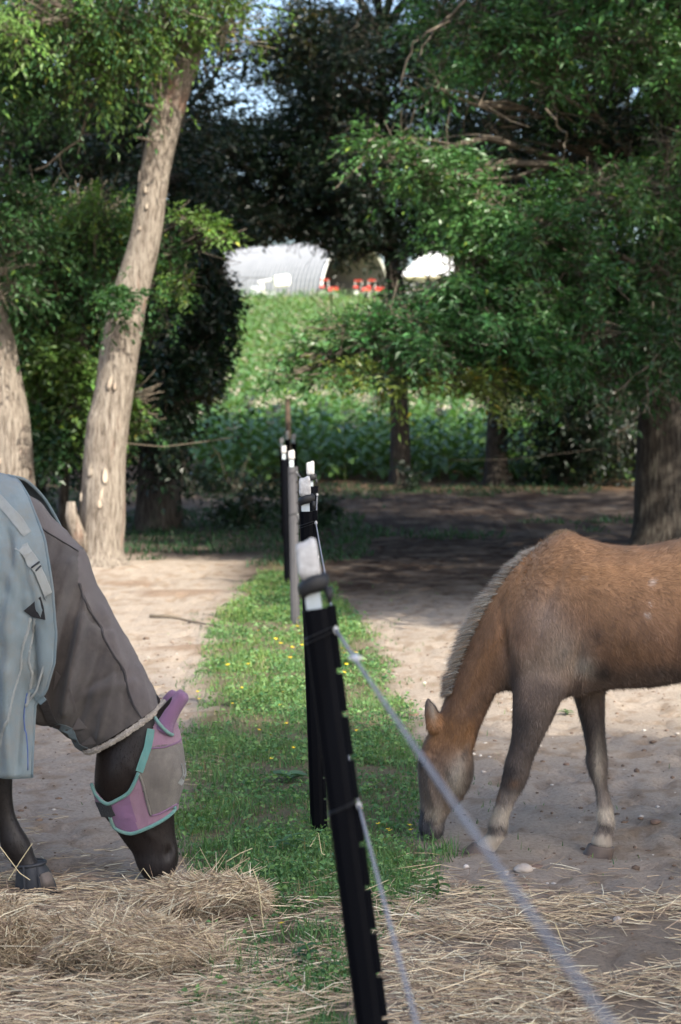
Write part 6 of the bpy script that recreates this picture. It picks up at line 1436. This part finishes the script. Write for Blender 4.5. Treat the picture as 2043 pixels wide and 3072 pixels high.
for q in ((60, 1470, 300, 2080, 60, .012), (232, 1790, 160, 2080, 40, .012)): dsp = dsp + fold(*q)
Vn = Vn + dirs * dsp[..., None]
Fn = loft_faces(mn, nn_)
# the underside stays open beneath: cut the cloth away between its two lower hems
neck_cover = add_mesh('neck_cover', mesh_arrays('neck_cover', Vn.reshape(-1, 3), Fn, M_neck_c, None, True), horse)
neck_cover.data.materials.append(M_neck_l)
mid = Vn.reshape(-1, 3)[Fn].mean(1); mpx, mpy = PINV(mid)
seam = [(85, 1550), (130, 1590), (175, 1618), (235, 1655)]
seam2 = [(235, 1750), (262, 1822), (300, 1878), (310, 1912), (345, 1972), (366, 2005), (378, 2050), (400, 2115), (430, 2160)]
sx = np.interp(mpy, [q_[1] for q_ in seam2], [q_[0] for q_ in seam2]); up_side = (mpy < np.interp(mpx, [q_[0] for q_ in seam], [q_[1] for q_ in seam])) & (mpx < 240)
neck_cover.data.polygons.foreach_set('material_index', (up_side | ((mpx > sx) & (mpy > 1650))).astype(np.int32))
bv_n = bvh_of(neck_cover.data)
piping(bv_n, seam, .0028, 'seam', M_lining, neck_cover, .002); piping(bv_n, seam2, .0035, 'seam', M_lining, neck_cover, .002)
piping(bv_n, [(q_[0] + 5, q_[1]) for q_ in seam2], .0022, 'seam_edge', M_neck_l, neck_cover, .003)
# fleece rim round the front opening
S_ = cr_np(csec, 10)[-1]; a_, b_ = P(S_[0], S_[1], YL), P(S_[2], S_[3], YL); mb = MB(); ring = []
for t in np.linspace(0, 2 * math.pi, 90):
    p_ = (a_ + b_) / 2 + (a_ - b_) / 2 * math.copysign(abs(math.cos(t)) ** .95, math.cos(t)) * 1.02 + Vector((0, .116 * math.copysign(abs(math.sin(t)) ** .95, math.sin(t)), 0)); sag = P(0, 0, 6.5).z * 0
    ring.append(p_ + Vector((.0, 0, -.018 * abs(math.sin(t)))))
mb.tube(ring, [.0090 + .0010 * math.sin(k * 5.1) + .0015 * math.sin(k * 2.3) for k in range(90)], 12, cap=False); fl_ = mb.build('fleece_trim', M_fleece, neck_cover, True)
fv, fnn = mesh_np(fl_.data); set_tint(fl_.data, np.tile([.45, .40, .34], (len(fv), 1)))
fur('fleece_pile', fl_.data, 5000, lambda p_: rng.normal(size=(len(p_), 3)), neck_cover, M_hair, (.003, .007), .0012, .9, 1.0)
# chest straps and lining flaps under the neck
for pl, w_, m_ in (([(112, 2030), (120, 2080), (150, 2150), (165, 2175)], 26, M_lining), ([(160, 2175), (210, 2190), (232, 2235), (262, 2250)], 20, M_binding)):
    band(bv_n, pl, w_, 'lining_flap', m_, neck_cover, .006)
for tri in ([(160, 2072), (168, 2012), (186, 2030)], [(176, 2148), (208, 2062), (228, 2130)], [(240, 2235), (275, 2205), (290, 2228)], [(215, 2188), (262, 2182), (232, 2150)]):
    mb = MB(); q_ = [lay(bv_n, a2_, b2_, .006) for a2_, b2_ in tri]; mb._add(q_ + [v_ + Vector((0, .004, 0)) for v_ in q_], [(0, 1, 2), (0, 3, 4, 1), (1, 4, 5, 2), (2, 5, 3, 0)]); mb.build('patch', M_neck_l, neck_cover)  # pale triangles standing for see-through gaps to the lining

# rug
hem_py = 2332
fe_y = [1380, 1432, 1445, 1500, 1560, 1640, 1750, 1850, 1950, 2050, 2100, 2200, 2340]; fe_x = [0, 20, 42, 72, 95, 135, 158, 168, 162, 138, 104, 98, 94]
nu, nv = 150, 120
us = np.linspace(0, 1, nu) ** .8; vv = np.linspace(-1, 1, nv); UU, VV2 = np.meshgrid(us, vv, indexing='ij'); av = np.abs(VV2)
def top_py(px_): return np.interp(px_, [-1300, -1200, -1100, -900, -650, -400, -180, -60, 0, 45, 170], [1640, 1520, 1448, 1420, 1455, 1448, 1395, 1415, 1425, 1438, 1520])
pyv = 1425 + av * (hem_py - 1425); frontx = np.interp(pyv, fe_y, fe_x) - 110 * smooth(.30, .5, VV2)
PX = -1300 + UU * (frontx + 1300); tp_ = top_py(PX); tp_ = np.where(av < .02, tp_, tp_)
PYg = tp_ + av ** 1.0 * (hem_py - tp_)
Wd = np.interp(PX, [-1300, -1200, -1000, -500, -100, 0, 60, 110, 170], [.10, .24, .31, .33, .315, .30, .28, .262, .245])
ang = np.clip(av * 2.3, 0, 1) * math.pi / 2
dep = Wd * np.sin(ang) ** .8 + .02 * smooth(.6, 1, av) - .035 * smooth(.55, .8, av) * smooth(-100, 100, PX)
PYg = np.where(av < .435, tp_ + (1 - np.cos(ang)) * (hem_py - tp_) * .435, PYg)
base = PA(PX, PYg, YL - dep); X = base[..., 0]; Z = base[..., 2]; Yg = YL + np.sign(VV2) * dep
wr = .026 * fbm(X * 7, Z * 4, VV2 * 2, 4, 51) + .012 * fbm(X * 20, Z * 9, VV2 * 3, 3, 52) + .016 * np.sin(X * 52 + 9 * fbm(X * 3, Z * 2, 0, 2, 53)) * smooth(.45, .9, av) * smooth(-400, -50, PX)
def foldr(x0_, y0_, x1_, y1_, wid, amp):
    dx, dy = x1_ - x0_, y1_ - y0_; l_ = math.hypot(dx, dy); t = ((PX - x0_) * dx + (PYg - y0_) * dy) / l_; s_ = ((PX - x0_) * dy - (PYg - y0_) * dx) / l_
    return np.exp(-(s_ / wid) ** 2) * smooth(-40, 20, t) * smooth(l_ + 40, l_ - 20, t) * amp
for q in ((60, 1640, 20, 1900, 14, .012), (20, 1600, 60, 1760, 12, -.010), (100, 1890, 110, 2050, 12, -.018), (40, 1900, 10, 2150, 16, .012), (70, 2050, 50, 2300, 12, -.012), (20, 2000, 30, 2300, 14, .014), (90, 1700, 130, 1850, 10, .008), (0, 1740, 90, 1850, 12, -.008)): wr = wr + 2.0 * foldr(*q)
Yg = Yg + np.sign(VV2) * wr * smooth(.05, .3, av)
Z = Z + wr * (1 - smooth(.05, .3, av))
Vr = np.stack([X, Yg, Z], -1).reshape(-1, 3)
i, k = np.meshgrid(np.arange(nu - 1), np.arange(nv - 1), indexing='ij'); q0 = (i * nv + k).ravel(); Fr = np.stack([q0, q0 + 1, q0 + nv + 1, q0 + nv], -1)
rug = add_mesh('rug', mesh_arrays('rug', Vr, Fr, M_rug, None, True), horse)
bv_r = bvh_of(rug.data)
md = rug.modifiers.new('thick', 'SOLIDIFY'); md.thickness = .004; md.offset = -1
# binding round the front edge of the rug
mb = MB(); edge_pts = [Vector(Vr[(nu - 1) * nv + k]) for k in range(nv)]; mb.tube(edge_pts, .0065, 7, cap=True); mb.build('front_binding', M_binding, rug, True)
mb = MB(); mb.tube([Vector(Vr[(nu - 1) * nv + k]) + Vector((-.03, -.012 * np.sign(vv[k]) * -1, 0)) for k in range(0, nv // 3)], .004, 6); mb.build('edge_welt', M_webbing, rug, True)
mb = MB(); mb.tube([Vector(Vr[k2 * nv]) for k2 in range(nu)], .0035, 6); mb.build('hem', M_rug, rug, True)
piping(bv_r, [(-60, 2318), (20, 2322), (88, 2328)], .0018, 'hem_stitching', M_webbing, rug, .002)
band(bv_r, [(-40, 1470), (10, 1518), (50, 1562), (80, 1605)], 28, 'withers_strap', M_webbing, rug, .008)
band(bv_r, [(64, 1640), (82, 1668), (104, 1698)], 34, 'buckle_tab', M_webbing, rug, .010)
band(bv_r, [(104, 1700), (126, 1752), (146, 1796)], 30, 'chest_strap', M_webbing, rug, .012)
mb = MB(); b0, b1 = lay(bv_r, 92, 1706, .014), lay(bv_r, 116, 1688, .014); mb.tube([b0, b1], .0035, 6); b2, b3 = lay(bv_r, 98, 1716, .014), lay(bv_r, 120, 1698, .014); mb.tube([b2, b3], .0035, 6); mb.build('buckle', M_wire, rug)
mb = MB(); q_ = [lay(bv_r, a2_, b2_, .009) for a2_, b2_ in ((66, 1835), (117, 1790), (125, 1822), (133, 1858), (98, 1848))]; mb._add(q_ + [v_ + Vector((0, .004, 0)) for v_ in q_], [(0, 1, 2, 3, 4), (0, 5, 6, 1), (1, 6, 7, 2), (2, 7, 8, 3), (3, 8, 9, 4), (4, 9, 5, 0)]); mb.build('velcro_patch', M_velcro, rug)
def frayed(pl, name): 
    o_ = piping(bv_r, pl, .0048, name, M_webbing, rug, .004, None, True, 1, 5); vv_, n_ = mesh_np(o_.data); vv_ += rng.normal(size=vv_.shape) * .0012; o_.data.vertices.foreach_set('co', vv_.astype(np.float32).ravel())
frayed([(90, 1852), (78, 1900), (62, 1960), (60, 2010), (40, 2070), (20, 2160), (0, 2240)], 'frayed_edge'); frayed([(104, 1855), (92, 1920), (84, 1980), (94, 2030), (88, 2080), (78, 2120)], 'frayed_edge')
piping(bv_r, [(82, 2080), (72, 2150), (80, 2230), (82, 2310)], .0026, 'blue_cord', M_bluecord, rug, .003)
band(bv_r, [(96, 2065), (115, 2090), (130, 2108)], 22, 'chest_tab', M_binding, rug, .012, YL - .24)

# fly mask
def inside(px_, py_, poly):
    r = np.zeros(len(px_), bool); j = len(poly) - 1
    for i in range(len(poly)):
        xi, yi = poly[i]; xj, yj = poly[j]; cnd = ((yi > py_) != (yj > py_)); xx = (xj - xi) * (py_ - yi) / ((yj - yi) or 1e-9) + xi; r ^= cnd & (px_ < xx); j = i
    return r
msec = np.array(headsec)
Vm, mm, nm = loft(headsec, 26, 150, .92, .012)
mxp, myp = PINV(Vm); bul = np.exp(-((mxp - 505) / 60) ** 2 - ((myp - 2320) / 75) ** 2) * .022
th_ = np.tile(np.linspace(0, 2 * math.pi, nm, endpoint=False), mm); ctr_m = Vm.reshape(mm, nm, 3).mean(1).repeat(nm, 0); Vm = Vm + unit(Vm - ctr_m) * (bul + .007 * fbm(Vm[:, 0] * 20, Vm[:, 1] * 12, Vm[:, 2] * 14, 4, 88) - .0)[:, None]
Fm = loft_faces(mm, nm); mc_ = Vm[Fm].mean(1); fpx, fpy = PINV(np.stack([mc_[:, 0], np.minimum(mc_[:, 1], 2 * YL - mc_[:, 1]), mc_[:, 2]], -1))
mask = empty('fly_mask', P(450, 2330, YL), '', ''); COL.objects.unlink(mask); bpy.data.objects.remove(mask)
polys = {'eye_mesh': ([(438, 2240), (560, 2226), (580, 2300), (575, 2360), (535, 2400), (530, 2425), (455, 2447), (415, 2318), (430, 2254)], M_eyemesh),
         'poll_panel': ([(446, 2243), (459, 2187), (470, 2150), (490, 2140), (560, 2190), (560, 2230)], M_pink),
         'cheek_panel': ([(275, 2360), (318, 2410), (384, 2380), (416, 2322), (452, 2446), (548, 2408), (540, 2425), (446, 2481), (393, 2500), (352, 2488), (333, 2455), (290, 2420)], M_pink)}
mask_parent = None
for nm_, (poly, m_) in sorted(polys.items(), key=lambda t: t[0] != 'cheek_panel'):
    k_ = inside(fpx, fpy, poly)
    o_ = add_mesh('fly_mask' if nm_ == 'cheek_panel' else nm_, mesh_arrays(nm_, Vm, Fm[k_], m_, None, True), horse if mask_parent is None else mask_parent)
    bm = bmesh.new(); bm.from_mesh(o_.data); bmesh.ops.delete(bm, geom=[v_ for v_ in bm.verts if not v_.link_faces], context='VERTS'); bm.to_mesh(o_.data); bm.free()
    if mask_parent is None: mask_parent = o_; o_.data.materials.append(M_purple); cx_ = np.array([p_.center for p_ in o_.data.polygons]); qx, qy = PINV(cx_); o_.data.polygons.foreach_set('material_index', ((qx < 392 + (qy - 2400) * .25) & (qx > 325)).astype(np.int32))
    md = o_.modifiers.new('thick', 'SOLIDIFY'); md.thickness = .002; md.offset = 0
me_full = mesh_arrays('tmp', Vm, Fm, M_pink); bv_m = bvh_of(me_full); bpy.data.meshes.remove(me_full)
piping(bv_m, [(276, 2352), (290, 2385), (320, 2411), (350, 2400), (384, 2379), (402, 2350), (416, 2318)], .0068, 'piping', M_teal, mask_parent, .002)
band(bv_m, [(452, 2188), (444, 2240), (436, 2262), (418, 2314)], 22, 'teal_strap', M_teal, mask_parent, .006)
piping(bv_m, [(331, 2450), (338, 2470), (352, 2487), (393, 2500), (446, 2482), (490, 2458), (520, 2433), (522, 2420)], .0068, 'piping', M_teal, mask_parent, .003, None, True, 1, 6)
piping(bv_m, [(416, 2320), (428, 2352), (440, 2400), (452, 2446)], .0045, 'trim', M_eyemesh, mask_parent, .002); piping(bv_m, [(446, 2245), (490, 2242), (530, 2228), (542, 2218)], .0028, 'trim', M_purple, mask_parent, .002)
piping(bv_m, [(452, 2447), (480, 2440), (515, 2420), (530, 2412)], .003, 'trim', M_purple, mask_parent, .002)
mb = MB(); q_ = [lay(bv_m, a2_, b2_, .006) for a2_, b2_ in ((290, 2404), (318, 2410), (334, 2412), (340, 2430), (348, 2444), (334, 2450), (308, 2448))]; c_ = sum(q_, Vector()) / len(q_); kq = len(q_)
mb._add(q_ + [v_ + Vector((0, .005, 0)) for v_ in q_], [tuple(range(kq))] + [(i, (i + 1) % kq, kq + (i + 1) % kq, kq + i) for i in range(kq)]); mb.build('velcro_tab', M_velcro, mask_parent)
# pale band standing for light caught on the eye dart stiffener
band(bv_m, [(548, 2290), (552, 2325), (536, 2352)], 14, 'eye_dart_glint', M_webbing, mask_parent, .004)
for s_ in (-1, 1):
    ex_ = 0 if s_ < 0 else -24; Ye = YL + s_ * .062
    V_, m_, n_ = loft([(462 + ex_, 2175, 520 + ex_, 2205, .040, Ye), (478 + ex_, 2145, 524 + ex_, 2178, .036, Ye), (498 + ex_, 2112, 540 + ex_, 2140, .032, Ye), (520 + ex_, 2084, 558 + ex_, 2112, .030, Ye), (531 + ex_, 2073, 566 + ex_, 2098, .027, Ye), (540 + ex_, 2068, 564 + ex_, 2084, .016, Ye)], 6, 24, .95)
    V_ = V_ + unit(rng.normal(size=(1, 3))) * 0 + (.003 * fbm(V_[:, 0] * 40, V_[:, 1] * 40, V_[:, 2] * 20, 3, 77))[:, None] * np.array([1, 0, 1])
    mb = MB(); mb._add(V_, [tuple(f) for f in loft_faces(m_, n_)] + [tuple((m_ - 1) * n_ + k for k in range(n_))]); mb.build('ear_cover', M_purple, mask_parent, True)
    ring_at((466 + ex_, 2150, 518 + ex_, 2204), Ye, .044, .0065, 'piping', M_teal, mask_parent)
